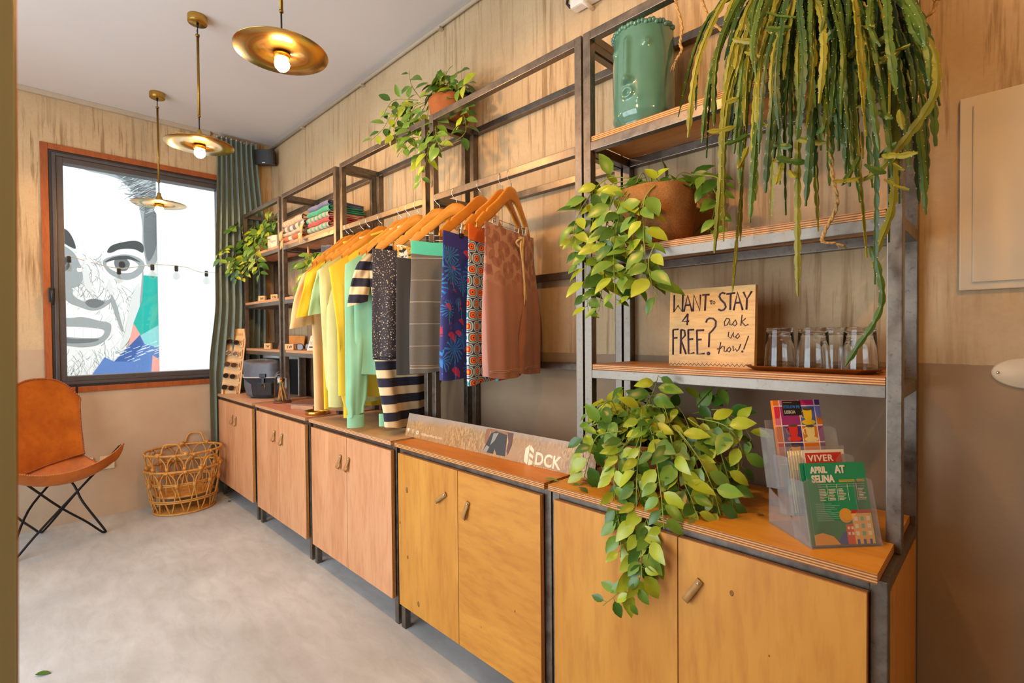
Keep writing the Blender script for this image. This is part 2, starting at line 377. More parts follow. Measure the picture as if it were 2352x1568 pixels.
#        worktop x0, x1, frame x0, x1, tower x0, door x0, mid, x1, kind
UNITS = [(0.05, 0.914, 0.055, 0.935, 0.105, 0.07, 0.495, 0.905, 'shelf', 'doors_pink'),
         (0.985, 1.850, 0.985, 1.862, 0.985, 1.000, 1.424, 1.840, 'shelf', 'doors_pink'),
         (1.903, 2.803, 1.905, 2.812, 1.918, 1.928, 2.365, 2.800, 'rail', 'doors_pink'),
         (2.835, 3.742, 2.838, 3.750, 2.848, 2.860, 3.288, 3.722, 'rail', 'doors_yellow'),
         (3.760, 4.634, 3.756, 4.648, 3.758, 3.782, 4.206, 4.616, 'shelf', 'doors_yellow')]
ULAB = ['steel shelving unit over a pale pink cabinet beside the curtain, bag on its worktop',
        'steel shelving unit with folded towels on top and a rosy plywood cabinet below',
        'steel clothes-rail unit with hanging shirts above a tan-topped pink cabinet',
        'steel clothes-rail unit with boardshorts above an orange-topped yellow cabinet',
        'steel shelving unit nearest the camera with the wooden sign and yellow cabinet']
YF, YT, YB = -0.462, -0.285, -0.005
def strap(mb, x, z, y=-0.486, tilt=0.0, L=0.062, w=0.018, open_=0.016):
    M = Matrix.Translation((x, y, z)) @ Matrix.Rotation(tilt, 4, 'Y')
    prof = [(0.003, 0.012), (0.006, 0.004), (0.008, -0.012), (0.010 + open_ * 0.6, -L * 0.6), (0.010 + open_, -L * 0.88), (0.004 + open_ * 0.7, -L), (0.002, -L * 0.85), (0.0012, -L * 0.5), (0.001, -0.010), (0.001, 0.012)]
    vs = []; n = len(prof)
    for s in (-1, 1):
        for o, zz in prof: vs.append(M @ V((s * w / 2, -o, zz)))
        for o, zz in prof: vs.append(M @ V((s * w / 2, -o - 0.0016 if zz > -L * 0.99 else -o, zz - (0.0016 if zz < -L * 0.9 else 0))))
    fs = []
    for i in range(n - 1):
        a, b, c, d = i, i + 1, 2 * n + i + 1, 2 * n + i
        fs += [(a, b, c, d), (d + n, c + n, b + n, a + n), (a, a + n, b + n, b), (d, c, c + n, d + n)]
    mb.add(vs, fs, 0, True)
    mb.lathe([(0.0001, 0.0), (0.004, 0.0005), (0.0045, 0.002), (0.003, 0.0045), (0.0001, 0.005)], 10, M @ Matrix.Translation((0, -0.0065, 0.004)) @ Matrix.Rotation(R(90), 4, 'X'), 1)
    return mb
STRAPS = {(0, 0): (0.455, 0.71, 0.12), (0, 1): (0.54, 0.705, 0.1), (1, 0): (1.36, 0.705, 0.15), (1, 1): (1.49, 0.70, 0.15), (2, 0): (2.305, 0.70, 0.15), (2, 1): (2.395, 0.70, 0.25),
          (3, 0): (3.207, 0.70, 0.95), (3, 1): (3.352, 0.695, 0.3), (4, 0): (4.142, 0.70, 0.5), (4, 1): (4.262, 0.71, 0.55)}
KN = {(3, 0): [(2.93, 0.66, 9), (2.87, 0.50, 5), (2.93, 0.36, 6), (3.01, 0.18, 8)], (3, 1): [(3.60, 0.38, 3), (3.42, 0.25, 2.5)], (4, 1): [(4.345, 0.715, 5), (4.43, 0.60, 2), (4.30, 0.35, 2)]}
units = []
for i, (w0, w1, f0, f1, t0, d0, dm, d1, kind, dmat) in enumerate(UNITS):
    pink = i < 3; ez = MAT['ply_pale_z'] if pink else MAT['ply_z']
    u = thing('shelving_unit', ULAB[i], 'shelving unit', ((w0 + w1) / 2, -0.24, 0), group='steel and plywood shelving units along the wall'); units.append(u)
    def P(nm, mb, m=MAT['steel']): return mb.build(nm, m, u)
    for x in (f0, f1 - T): P('leg', MB().bbox((x, YF, 0), (x + T, YF + T, 0.837), 0.002))
    for x in (t0, f1 - T):
        P('post', MB().bbox((x, YT, 0.838), (x + T, YT + T, 2.392), 0.002))
    for x in (max(f0, t0), f1 - T): P('post', MB().bbox((x, YB - T, 0), (x + T, YB, 2.392), 0.002))
    # rails of the cabinet
    for z in (0.806, 0.118): P('rail', MB().bbox((f0 + T, YF + 0.001, z), (f1 - T, YF + T - 0.001, z + T), 0.002))
    for x in (f0, f1 - T):
        for z in (0.807, 0.119): P('rail', MB().bbox((x + 0.0005, YF + T, z), (x + T - 0.0005, YB - T, z + T), 0.002))
    levels = [2.392] + ([2.010, 1.612, 1.222] if kind == 'shelf' else [2.012])
    for z in levels:
        P('rail', MB().bbox((t0 + T, YT + 0.0005, z - T), (f1 - T, YT + T - 0.0005, z), 0.002))
        for x in (t0, f1 - T): P('rail', MB().bbox((x + 0.0005, YT + T, z - T), (x + T - 0.0005, YB - T, z), 0.002))
    for z in (2.392, 2.010, 1.612, 1.222): P('rail', MB().bbox((max(f0, t0) + T, YB - T + 0.0005, z - T), (f1 - T, YB - 0.0005, z), 0.002))
    # worktop, notched only where the tower stands on the frame
    P('worktop', MB().box((w0, -0.4877, 0.8385), (w1, -0.037, 0.859), edge=1), [TOPS[i], ez])
    if kind == 'shelf':
        for z in (2.010, 1.612, 1.222):
            P('shelf_board', MB().box((t0 + T + 0.002, YT + 0.003, z + 0.0005), (f1 - T - 0.002, -0.037, z + 0.019), edge=1), [MAT['shelf_pink' if pink else 'shelf'], ez])
    for k, (a, b) in enumerate(((d0, dm - 0.0015), (dm + 0.0015, d1))):
        mm = [MAT['doors_yellow2' if (i, k) == (3, 1) else dmat], MAT['ply_y']]
        d = MB().box((a, -0.4855, 0.125), (b, -0.4665, 0.813), edge=1, axis=1)
        kn = KN.get((i, k), [])
        for kx, kz, kr in kn:
            d.lathe([(0.0001, 0.0004), (kr * 0.0006, 0.0004), (kr * 0.001, 0.0)], 12, Matrix.Translation((kx, -0.4855, kz)) @ Matrix.Rotation(R(90), 4, 'X'), 2, sy=1.5)
        dd = P('door', d, mm + [MAT['knot']])
        sx, sz, tl = STRAPS[(i, k)]
        strap(MB(), sx, sz, tilt=tl, open_=0.006 if i > 2 else 0.016).build('handle', [MAT['leather'], MAT['chrome']], dd)
    for x in (f0 + T + 0.001, f1 - T - 0.019): P('side_panel', MB().box((x, -0.43, 0.13), (x + 0.018, -0.04, 0.80)), MAT[dmat])
    P('floor_panel', MB().box((f0 + T + 0.02, -0.43, 0.1485), (f1 - T - 0.02, -0.04, 0.165)), MAT[dmat])
    P('back_panel', MB().box((f0 + T + 0.02, -0.06, 0.17), (f1 - T - 0.02, -0.045, 0.80)), MAT[dmat])
u = units[4]
MB().box((4.6345, -0.455, 0.15), (4.6475, -0.042, 0.803)).build('side_panel', MAT['doors_yellow'], u)

# ------------------------------------------------------------------ wall fittings
MAT['cream_metal'] = mat('cream_painted_metal', '#CFBFA2', 0.45, var=0.03, scale=3)
p = thing('electrical_panel', 'cream electrical panel door set in the wall right of the shelves', 'electrical panel', (4.9, 0, 1.449))
MB().bbox((4.727, -0.012, 1.449), (5.25, -0.0005, 1.930), 0.003).build('panel_frame', MAT['cream_metal'], p)
MB().bbox((4.752, -0.018, 1.468), (5.225, -0.0125, 1.905), 0.002).build('panel_door', MAT['cream_metal'], p)
p = thing('cover_plate', 'cream oval cover plate screwed on the wall under the electrical panel', 'cover plate', (4.853, 0, 1.245))
MB().lathe([(0.0001, 0.007), (0.062, 0.007), (0.066, 0.004), (0.066, 0.0)], 40, Matrix.Translation((4.853, -0.0005, 1.245)) @ Matrix.Rotation(R(90), 4, 'X'), sy=0.56).build('plate', MAT['cream_metal'], p)
for x in (4.799, 4.907): MB().lathe([(0.0001, 0.0020), (0.003, 0.0018), (0.0035, 0)], 10, Matrix.Translation((x, -0.0076, 1.245)) @ Matrix.Rotation(R(90), 4, 'X')).build('screw', MAT['chrome'], p)
for k, (y, lab) in enumerate(((-1.222, 'cream wall socket plate below the window, nearer the baskets'), (-1.345, 'cream wall socket plate below the window, behind the leather chair'))):
    s = thing('wall_socket', lab, 'wall socket', (0, y, 0.40), group='wall sockets below the window')
    MB().bbox((0.0005, y - 0.043, 0.355), (0.012, y + 0.043, 0.455), 0.004).build('socket_plate', MAT['cream_metal'], s)
    MB().lathe([(0.020, 0.0), (0.020, 0.0015), (0.016, 0.0015), (0.015, -0.0005), (0.0001, -0.0005)], 20, Matrix.Translation((0.0125, y, 0.405)) @ Matrix.Rotation(R(90), 4, 'Y')).build('socket', MAT['white'], s)
sp = thing('wall_speaker', 'small black loudspeaker in the corner beside the curtain top', 'speaker', (0.17, -0.08, 2.92))
Ms = Matrix.Translation((0.135, -0.098, 2.925)) @ Matrix.Rotation(R(-42), 4, 'Z') @ Matrix.Rotation(R(8), 4, 'Y')
b = MB(); pr_ = []
for k in range(13):
    a = -PI / 2 + PI * k / 12; pr_.append((0.055 * math.cos(a) * 0.5 + 0.02, 0.09 * math.sin(a)))
b.prism(pr_ + [(-0.05, 0.07), (-0.05, -0.07)], -0.062, 0.062, Ms).build('cabinet', MAT['black'], sp)
MB().bbox((0.045, -0.013, -0.052), (0.0495, 0.013, -0.046), 0.001, 0, Ms).build('badge', MAT['chrome'], sp)
MB().tube([Ms @ V((-0.05, 0, 0)), (0.07, -0.03, 2.925), (0.05, -0.001, 2.925)], 0.012, 8).build('wall_bracket', MAT['black'], sp)
fx = thing('wall_light_fixture', 'grey tubular light fixture mounted high on the wall over the shelves', 'light fixture', (4.2, -0.03, 2.72))
MB().bbox((3.52, -0.055, 2.690), (4.9, -0.008, 2.735), 0.008).build('housing', MAT['white'], fx)
MB().tube([(3.50, -0.035, 2.80), (4.9, -0.035, 2.80)], 0.022, 12).build('tube', MAT['white'], fx)
MB().tube([(3.50, -0.035, 2.78), (3.49, -0.035, 2.735), (3.505, -0.035, 2.715), (3.525, -0.03, 2.712)], 0.006, 8).build('cable', MAT['black'], fx)
MB().tube([(3.60, -0.0005, 2.678), (3.60, -0.075, 2.678)], 0.008, 8).build('fixing', MAT['white'], fx)

# ------------------------------------------------------------------ pendant lamps
def bulb_mat():
    m = bpy.data.materials.new('lit_bulb'); m.use_nodes = True; t = m.node_tree; b = t.nodes['Principled BSDF']
    b.inputs['Base Color'].default_value = (1, 0.9, 0.7, 1); b.inputs['Emission Color'].default_value = (1, 0.53, 0.17, 1); b.inputs['Emission Strength'].default_value = BULB; return m
MAT['bulb'] = bulb_mat()
MAT['brass_disc'] = mat('brass_disc', '#CDA865', 0.2, 1.0, var=0.05, scale=14)
def pendant(x, y, zd, label, rd=0.165, zcan=ZC, tilt=0.0):
    p = thing('pendant_lamp', label, 'pendant lamp', (x, y, zcan), group='brass disc pendant lamps in a row')
    MB().lathe([(0.0001, zcan - 0.0005), (0.046, zcan - 0.0005), (0.047, zcan - 0.004), (0.047, zcan - 0.036), (0.045, zcan - 0.039), (0.0001, zcan - 0.039)], 28, Matrix.Translation((x, y, 0))).build('ceiling_rose', MAT['brass'], p)
    zt = zcan - 0.11
    MB().tube([(x, y, zcan - 0.039), (x, y, zcan - 0.058)], 0.006, 8).tube([(x, y, zcan - 0.055), (x + 0.004, y, zcan - 0.075), (x, y, zcan - 0.095)], 0.0018, 6).tube([(x + 0.006, y + 0.004, zcan - 0.04), (x - 0.012, y, zcan - 0.07), (x - 0.002, y, zt)], 0.0022, 6).build('link', MAT['black_metal'], p)
    MB().tube([(x, y, zt + 0.012), (x, y, zt + 0.002)], 0.010, 10).tube([(x, y, zt + 0.005), (x, y, zd + 0.155)], 0.0066, 12).tube([(x, y, zd + 0.16), (x, y, zd + 0.152)], 0.008, 10).build('rod', MAT['brass_dark'], p)
    MB().tube([(x, y, zd + 0.155), (x, y, zd + 0.075)], 0.0035, 8).build('stem', MAT['dark_brown'], p)
    MB().lathe([(0.006, zd + 0.082), (0.010, zd + 0.080), (0.013, zd + 0.06), (0.021, zd + 0.045), (0.024, zd + 0.005), (0.024, zd - 0.002)], 20, Matrix.Translation((x, y, 0))).build('lamp_holder', MAT['brass'], p)
    s = MB(); s.lathe([(0.020, zd + 0.0015), (rd, zd + 0.0015), (rd + 0.0008, zd), (rd, zd - 0.0008), (0.020, zd - 0.0008), (0.020, zd + 0.0015)], 64, Matrix.Translation((x, y, 0))); s.build('disc_shade', MAT['brass_disc'], p)
    MB().lathe([(0.024, zd - 0.001), (0.029, zd - 0.003), (0.029, zd - 0.020), (0.026, zd - 0.023), (0.020, zd - 0.023)], 24, Matrix.Translation((x, y, 0))).build('socket_ring', MAT['brass_dark'], p)
    MB().lathe([(0.0001, zd - 0.068), (0.014, zd - 0.066), (0.024, zd - 0.055), (0.027, zd - 0.043), (0.024, zd - 0.030), (0.017, zd - 0.0225), (0.0001, zd - 0.0225)], 20, Matrix.Translation((x, y, 0))).build('bulb', MAT['bulb'], p)
    return p
pendant(0.522, -0.956, 2.29, 'brass disc pendant lamp farthest from the camera, hanging before the window')
pendant(1.70, -0.975, 2.385, 'brass disc pendant lamp in the middle, hanging before the curtain')
pendant(2.86, -0.97, 2.42, 'brass disc pendant lamp nearest the camera, its ceiling rose out of frame')
for x in (4.02, 5.18):
    pendant(x, -0.97, 2.42, 'brass disc pendant lamp above the near unit, out of frame' if x < 5 else 'brass disc pendant lamp behind the camera, out of frame')
# ------------------------------------------------------------------ hangers and clothes on the two rails
MAT['hanger_wood'] = wood('hanger_beech', '#C27A1E', '#D8922E', grain=(4, 0.6, 2), scale=5, rough=0.35, dark=0.2)
RAILZ, RAILY = 2.012, -0.270
HT = [(0, -0.068), (0.022, -0.071), (0.042, -0.083), (0.062, -0.102), (0.10, -0.138), (0.15, -0.178), (0.160, -0.186), (0.163, -0.196), (0.169, -0.198), (0.174, -0.195), (0.190, -0.212), (0.208, -0.232), (0.216, -0.250)]
HB = [(0.214, -0.266), (0.205, -0.272), (0.185, -0.258), (0.14, -0.222), (0.09, -0.180), (0.05, -0.146), (0.03, -0.133), (0.012, -0.127), (0, -0.126)]
def hanger_body():
    mb = MB(); n = 22
    def top(y): return interp(HT, y)
    def interp(P, y):
        for (a, za), (b, zb) in zip(P[:-1], P[1:]):
            if a <= y <= b: return lerp(za, zb, (y - a) / (b - a + 1e-9))
        return P[-1][1]
    HBr = sorted(HB)
    ys = sorted(set([round(-0.214 + 0.428 * i / 60, 4) for i in range(61)] + [s * y for y in (0.163, 0.169) for s in (-1, 1)]))
    rows = []
    for y in ys:
        a = abs(y); zt, zb = interp(HT, a), interp(HBr, a)
        xo = -0.030 * (a / 0.21) ** 2 + 0.008; h = (zt - zb) / 2; c = (zt + zb) / 2; w = lerp(0.0075, 0.0055, a / 0.214)
        rows.append([V((xo + w * sx * (abs(math.cos(t)) ** 0.5 if abs(math.cos(t)) > 1e-6 else 0), y, c + h * (1 if math.sin(t) >= 0 else -1) * abs(math.sin(t)) ** 0.6)) for t, sx in [(2 * PI * k / 10, (1 if math.cos(2 * PI * k / 10) >= 0 else -1)) for k in range(10)]])
    vs = [p for r in rows for p in r]; fs = []
    for i in range(len(rows) - 1):
        for j in range(10): fs.append((i * 10 + j, i * 10 + (j + 1) % 10, (i + 1) * 10 + (j + 1) % 10, (i + 1) * 10 + j))
    fs += [tuple(range(10)), tuple(range((len(rows) - 1) * 10, len(rows) * 10))[::-1]]
    return mb.add(vs, fs, 0, True)
def hook_mb():
    P = [(0.008, 0, -0.072), (0.008, 0, -0.054), (0.006, -0.012, -0.046)]
    for k in range(9):
        a = R(-120 - k * 28); P.append((0.002, 0.0232 * math.cos(a), -0.0215 + 0.0232 * math.sin(a)))
    return MB().tube(P, 0.0014, 6)
def clip_mb(y, s=1):
    m = MB()
    for sx in (-1, 1):
        M = Matrix.Translation((0.004, y, -0.242)) @ Matrix.Rotation(R(9 * sx), 4, 'Y')
        m.bbox((sx * 0.0055 - 0.001, -0.009, -0.006), (sx * 0.0055 + 0.001, 0.009, 0.034), 0.0008, 0, M)
        m.bbox((sx * 0.0055 - 0.0022, -0.010, -0.020), (sx * 0.0055 + 0.0022, 0.010, -0.004), 0.001, 1, M)
    m.tube([(0.004, y - 0.008, -0.226), (0.004, y + 0.008, -0.226)], 0.0035, 8)
    return m
HG = 'wooden hangers on the clothes rails'
def make_hanger(label, clips):
    h = thing('clothes_hanger', label, 'hanger', (0, 0, 0), 0, HG)
    hanger_body().build('hanger_body', MAT['hanger_wood'], h, True); hook_mb().build('hook', MAT['chrome'], h, True)
    if clips:
        MB().tube([(0.004, 0, -0.127), (0.004, 0, -0.212), (0.004, -0.02, -0.219), (0.004, -0.142, -0.219)], 0.0013, 6).tube([(0.004, -0.02, -0.219), (0.004, 0.142, -0.219)], 0.0013, 6).build('clip_bar', MAT['chrome'], h, True)
        for y in (-0.118, 0.118): clip_mb(y).build('clip', [MAT['chrome'], MAT['black']], h, True)
    return h
#         hook x, turn, has clips, label
HANGERS = [(1.992, 0, 0, 'wooden hanger inside the peach t-shirt, farthest along the rail'), (2.046, 0, 0, 'wooden hanger inside the yellow t-shirt'),
           (2.172, -4, 0, 'wooden hanger inside the mint t-shirt'), (2.245, -6, 0, 'wooden hanger inside the pale green long-sleeved shirt'),
           (2.375, -8, 0, 'wooden hanger inside the yellow sweatshirt'), (2.575, -18, 0, 'wooden hanger inside the mint sweatshirt'),
           (2.650, -20, 0, 'wooden hanger inside the striped sailor shirt'), (2.728, -29, 1, 'wooden hanger with the speckled dark boardshorts clipped on'),
           (2.901, -31, 1, 'wooden hanger with the black boardshorts clipped on'), (3.032, -33, 1, 'wooden hanger with the grey mint-waisted boardshorts clipped on'),
           (3.194, 4, 1, 'wooden hanger with the blue palm-print boardshorts clipped on'), (3.325, 11, 1, 'wooden hanger with the orange-waisted retro boardshorts, second nearest the camera'),
           (3.376, 15, 1, 'wooden hanger with the mauve boardshorts, nearest the camera')]
protos = {}
for x, a, c, lab in HANGERS:
    if c not in protos: h = protos[c] = make_hanger(lab, c)
    else: h = copy_tree(protos[c]); h['label'] = lab
    h.location = (x, RAILY, RAILZ); h.rotation_euler = (0, 0, R(a))

# fabrics, each with its own print
def fabric(name, c, var=0.06, rough=0.85, stripes=None):
    t = NT(name); t.set(Roughness=rough, Sheen_Weight=0.15)
    vec = t.coord(); f = t.noise(vec, 9, 4); col = t.mix(t.ramp(f, [(0.3, 0.0), (0.7, 1.0)]), c, c); nd = t.t.nodes[-1]; b = hexc(c)
    nd.inputs[6].default_value = tuple(x * (1 - var) for x in b[:3]) + (1,); nd.inputs[7].default_value = tuple(min(1, x * (1 + var)) for x in b[:3]) + (1,)
    if stripes:
        z = t.xyz(vec)[2]; per, ph, duty, c2 = stripes
        w = t.math('FRACT', t.math('ADD', t.math('DIVIDE', z, per), ph)); col = t.mix(t.math('LESS_THAN', w, duty), col, c2)
    t.color(col); t.bump(t.noise(vec, 700, 2), 0.15, 0.0006); return t.m
FAB = dict(peach=fabric('peach_cotton', '#E9BE84'), yellow=fabric('yellow_cotton', '#E8BE1C'), mint=fabric('mint_cotton', '#A5C690'), pale=fabric('pale_green_linen', '#CFCF8C'),
           yellow2=fabric('golden_cotton', '#EBC02C'), mint2=fabric('mint_fleece', '#8FC49A'), stripe=fabric('navy_and_cream_stripe', '#E3CBA0', stripes=(0.082, 0.2, 0.52, '#1E1E33')),
           cream=fabric('cream_lining', '#E0CBA4'))
def shirt(name, label, x, ang, fab, hem, slv, slv_out, seed, half=0.235, cuff=None, cat='shirt', slv_in=0.10, belly=0.020, rear=True, width_hem=None, slv_w=0.075, twist=0.0, rear_y=None):
    """top on a hanger, local frame: -y is the end towards the room, x the side towards the camera, z from the rail"""
    r_ = random.Random(seed); g = thing(name, label, cat, (x, RAILY, RAILZ), R(ang), 'shirts hanging on the rail')
    zs = lambda s: -0.085 - 0.185 * min(1, abs(s)) ** 1.15 - (0.02 * (1 - (abs(s) / 0.3) ** 2) if abs(s) < 0.3 else 0)
    wh = width_hem or half * 1.04; zh = hem - RAILZ; ph = [r_.uniform(0, 6.3) for _ in range(6)]
    def body(u, t):
        a = 2 * PI * u; s = math.cos(a); side = math.sin(a); w = lerp(0.205, wh, ss(0, 0.35, t))
        z = lerp(zs(s), zh, t); th = lerp(0.0125, belly, ss(0, 0.3, t)) * abs(side) ** 0.6 * (1 if side >= 0 else -1)
        fold = (0.008 * math.sin(s * 7 + ph[0]) + 0.005 * math.sin(s * 15 + ph[1] + t * 2)) * ss(0.1, 0.8, t)
        p = V((th + fold - 0.022 * s * s * (1 - t), -s * w, z + 0.012 * math.sin(s * 3 + ph[2]) * t)); k = twist * ss(0.45, 1.0, t)
        return V((p.x * math.cos(k) - p.y * math.sin(k), p.x * math.sin(k) + p.y * math.cos(k), p.z))
    MB().grid(body, 48, 26, wrap=True).build('body', fab, g, True)
    for sg in ((1, -1) if rear else (1,)):
        L = len(slv); zc = slv[-1] - RAILZ; z0 = -0.255
        out = slv_out if sg > 0 else -0.03
        def sleeve(u, t):
            a = 2 * PI * u; s, c = math.cos(a), math.sin(a)
            y = -sg * (0.185 + 0.02 + out * (t ** 0.8)) if sg > 0 or rear_y is None else rear_y; z = lerp(z0 + 0.0, zc, t)
            w = lerp(slv_w, slv[0], t) * (1 if sg > 0 else 0.55) * (1 if t < 0.92 or not cuff else 0.8)
            y2 = y + s * w * (1 if sg > 0 else 1); z2 = z + (0.055 * (s * sg) * (1 - t) ** 2) + (-s * sg * -0.015 * t)
            y2 = max(-0.235 * 9, y2)
            f = 0.005 * math.sin(t * 9 + ph[3] + s * 3) + 0.004 * math.sin(s * 9 + ph[4])
            return V((c * (0.019 if t > 0.1 else 0.014) + f * ss(0, .3, t) - 0.018 + (0.035 if sg < 0 and rear_y is not None else 0) * ss(.5, 1, t) + 0.012 * math.sin(t * 5 + ph[5]), y2, z2))
        MB().grid(sleeve, 24, 24, wrap=True).build('sleeve', fab, g, True)
        if cuff:
            yc = -sg * (0.205 + out) if sg > 0 or rear_y is None else rear_y
            MB().grid(lambda u, t: V((math.sin(2 * PI * u) * 0.019 - 0.018 + (0.035 if sg < 0 and rear_y is not None else 0) + 0.012 * math.sin(5 + ph[5]), yc + math.cos(2 * PI * u) * slv[0] * 0.86, zc - cuff * t + 0.004)), 20, 5, wrap=True).build('cuff', fab, g, True)
    # collar
    MB().tube([V((0.012 * math.sin(2 * PI * k / 20) + 0.004, 0.066 * math.cos(2 * PI * k / 20), zs(0.3 * math.cos(2 * PI * k / 20)) + 0.006)) for k in range(20)], 0.006, 6, closed=True, flat=1.3).build('collar', fab, g, True)
    return g
shirt('t_shirt', 'peach short-sleeved t-shirt hanging farthest from the camera', 1.992, 0, FAB['peach'], 0.905, (0.075, 1.40), 0.075, 1, half=0.24, width_hem=0.225, slv_w=0.06)
shirt('t_shirt', 'bright yellow t-shirt hanging between the peach and mint t-shirts', 2.062, 0, FAB['yellow'], 0.93, (0.075, 1.46), 0.06, 2, half=0.205, width_hem=0.195, slv_w=0.06)
shirt('t_shirt', 'mint green short-sleeved t-shirt hanging before the pale green shirt', 2.172, -4, FAB['mint'], 1.00, (0.07, 1.47), 0.035, 3, half=0.205, width_hem=0.20, slv_w=0.055)
shirt('long_sleeved_shirt', 'pale yellow-green long-sleeved shirt hanging between mint t-shirt and yellow sweatshirt', 2.245, -6, FAB['pale'], 0.97, (0.042, 1.02), 0.0, 4, cuff=0.055, belly=0.03)
shirt('sweatshirt', 'golden yellow long-sleeved sweatshirt hanging beside the pale green shirt', 2.375, -8, FAB['yellow2'], 1.02, (0.036, 0.965), -0.025, 5, cuff=0.06, cat='sweatshirt')
shirt('sweatshirt', 'mint green fleece sweatshirt with long cuffed sleeves behind the speckled shorts', 2.575, -18, FAB['mint2'], 1.16, (0.05, 0.945), 0.035, 6, rear_y=-0.09, cuff=0.065, cat='sweatshirt', belly=0.03)
shirt('sailor_shirt', 'navy and cream striped shirt hanging behind the dark shorts', 2.650, -20, FAB['stripe'], 0.895, (0.05, 1.50), 0.055, 7, belly=0.03, slv_w=0.05, half=0.20, width_hem=0.185, twist=0.60)

# boardshorts
def pat(name, fn, rough=0.7):
    t = NT(name); t.set(Roughness=rough, Sheen_Weight=0.1); v = t.coord(); t.color(fn(t, v)); t.bump(t.noise(v, 600, 2), 0.1, 0.0005); return t.m
def vor(t, v, scale, feat='F1', rnd_=1.0, out='Distance'):
    nd = t.n('ShaderNodeTexVoronoi', feature=feat); nd.inputs['Scale'].default_value = scale; nd.inputs['Randomness'].default_value = rnd_; t.l(v, nd.inputs['Vector']); return nd.outputs[out]
def p_speckle(t, v):
    c = t.mix(t.math('LESS_THAN', vor(t, v, 75), 0.21), '#2B2328', '#D8C6A6')
    c = t.mix(t.math('LESS_THAN', vor(t, v, 140), 0.22), c, '#B9A78A'); return t.mix(t.math('LESS_THAN', vor(t, v, 34), 0.085), c, '#E5D3B2')
def lines(t, v, per, wd, ph=0.0):
    z = t.xyz(v)[2]; return t.math('LESS_THAN', t.math('FRACT', t.math('ADD', t.math('DIVIDE', z, per), ph)), wd)
def p_grey(t, v): return t.mix(lines(t, v, 0.098, 0.022, 0.3), t.mix(t.noise(v, 200, 2), '#574D3E', '#665B4A'), '#B5A98F')
def star(t, v, scale, arms, duty, reach, rnd_=1.0, rot=0.0):
    """star of narrow fronds round the centre of every cell of a scattered grid"""
    pos = vor(t, v, scale, 'F1', rnd_, 'Position'); sub = t.n('ShaderNodeVectorMath', operation='SUBTRACT'); mul = t.n('ShaderNodeVectorMath', operation='SCALE'); mul.inputs['Scale'].default_value = 1.0
    t.l(v, sub.inputs[0]); t.l(pos, sub.inputs[1]); o = t.xyz(sub.outputs[0])
    a = t.math('ARCTAN2', o[2], o[1]); f = t.math('FRACT', t.math('ADD', t.math('MULTIPLY', a, arms / (2 * PI)), rot)); d = vor(t, v, scale, 'F1', rnd_)
    return t.math('MULTIPLY', t.math('LESS_THAN', t.math('ADD', f, t.math('MULTIPLY', d, 0.5)), duty), t.math('LESS_THAN', d, reach)), o, d
def p_blue(t, v):
    vv = t.coord((0.02, 1, 0.85)); nz = t.n('ShaderNodeTexNoise'); nz.inputs['Scale'].default_value = 22; t.l(vv, nz.inputs['Vector']); ad = t.n('ShaderNodeVectorMath', operation='MULTIPLY_ADD'); t.l(nz.outputs['Color'], ad.inputs[0]); ad.inputs[1].default_value = (0, 0.022, 0.022); t.l(vv, ad.inputs[2]); vv = ad.outputs[0]; c = t.mix(t.noise(v, 12, 3), '#171A52', '#25307C')
    s1, o, d = star(t, vv, 12, 15, 0.6, 0.58); trunk = t.math('MULTIPLY', t.math('LESS_THAN', t.math('ABSOLUTE', o[1]), 0.0022), t.math('LESS_THAN', o[2], 0.0))
    s2, _, _ = star(t, t.coord((0.02, 1, 1), loc=(0, .31, .17)), 15, 21, 0.55, 0.5)
    c = t.mix(s2, c, '#2A3F9C'); c = t.mix(t.math('MAXIMUM', s1, trunk), c, '#1E78BE')
    s3, o3, d3 = star(t, t.coord((0.02, 1, 0.8), loc=(0, .13, .47)), 15, 26, 0.75, 0.36, 1.0); fan = t.math('MULTIPLY', s3, t.math('GREATER_THAN', t.math('ADD', o3[2], t.math('MULTIPLY', o3[1], 0.7)), 0.0))
    keep = t.ramp(t.noise(v, 7, 2), [(0.44, 0.0), (0.5, 1.0)]); c = t.mix(t.math('MULTIPLY', fan, keep), c, '#D81E38')
    return t.mix(t.ramp(t.noise(t.coord((0.02, 1, 0.4), rot=(0.5, 0, 0)), 34, 3), [(0.66, 0.0), (0.68, 1.0)]), c, '#B01A3A')
def p_retro(t, v):
    s = t.xyz(v); per = 0.056
    gz = t.math('DIVIDE', s[2], per * 0.78); row = t.math('FLOOR', gz); odd = t.math('MULTIPLY', t.math('MODULO', t.math('ABSOLUTE', row), 2.0), 0.5)
    gy = t.math('ADD', t.math('DIVIDE', s[1], per), odd)
    a = t.math('ABSOLUTE', t.math('SUBTRACT', t.math('FRACT', gy), 0.5)); b = t.math('MULTIPLY', t.math('ABSOLUTE', t.math('SUBTRACT', t.math('FRACT', gz), 0.5)), 0.95)
    d = t.math('POWER', t.math('ADD', t.math('POWER', a, 3.0), t.math('POWER', b, 3.0)), 1 / 3)
    return t.ramp(d, [(0.0, '#1A1210'), (0.07, '#E8922A'), (0.15, '#D8361C'), (0.26, '#E4D9BC'), (0.31, '#2E8FA6'), (0.40, '#D9E2D2'), (0.47, '#22357E')], 'CONSTANT')
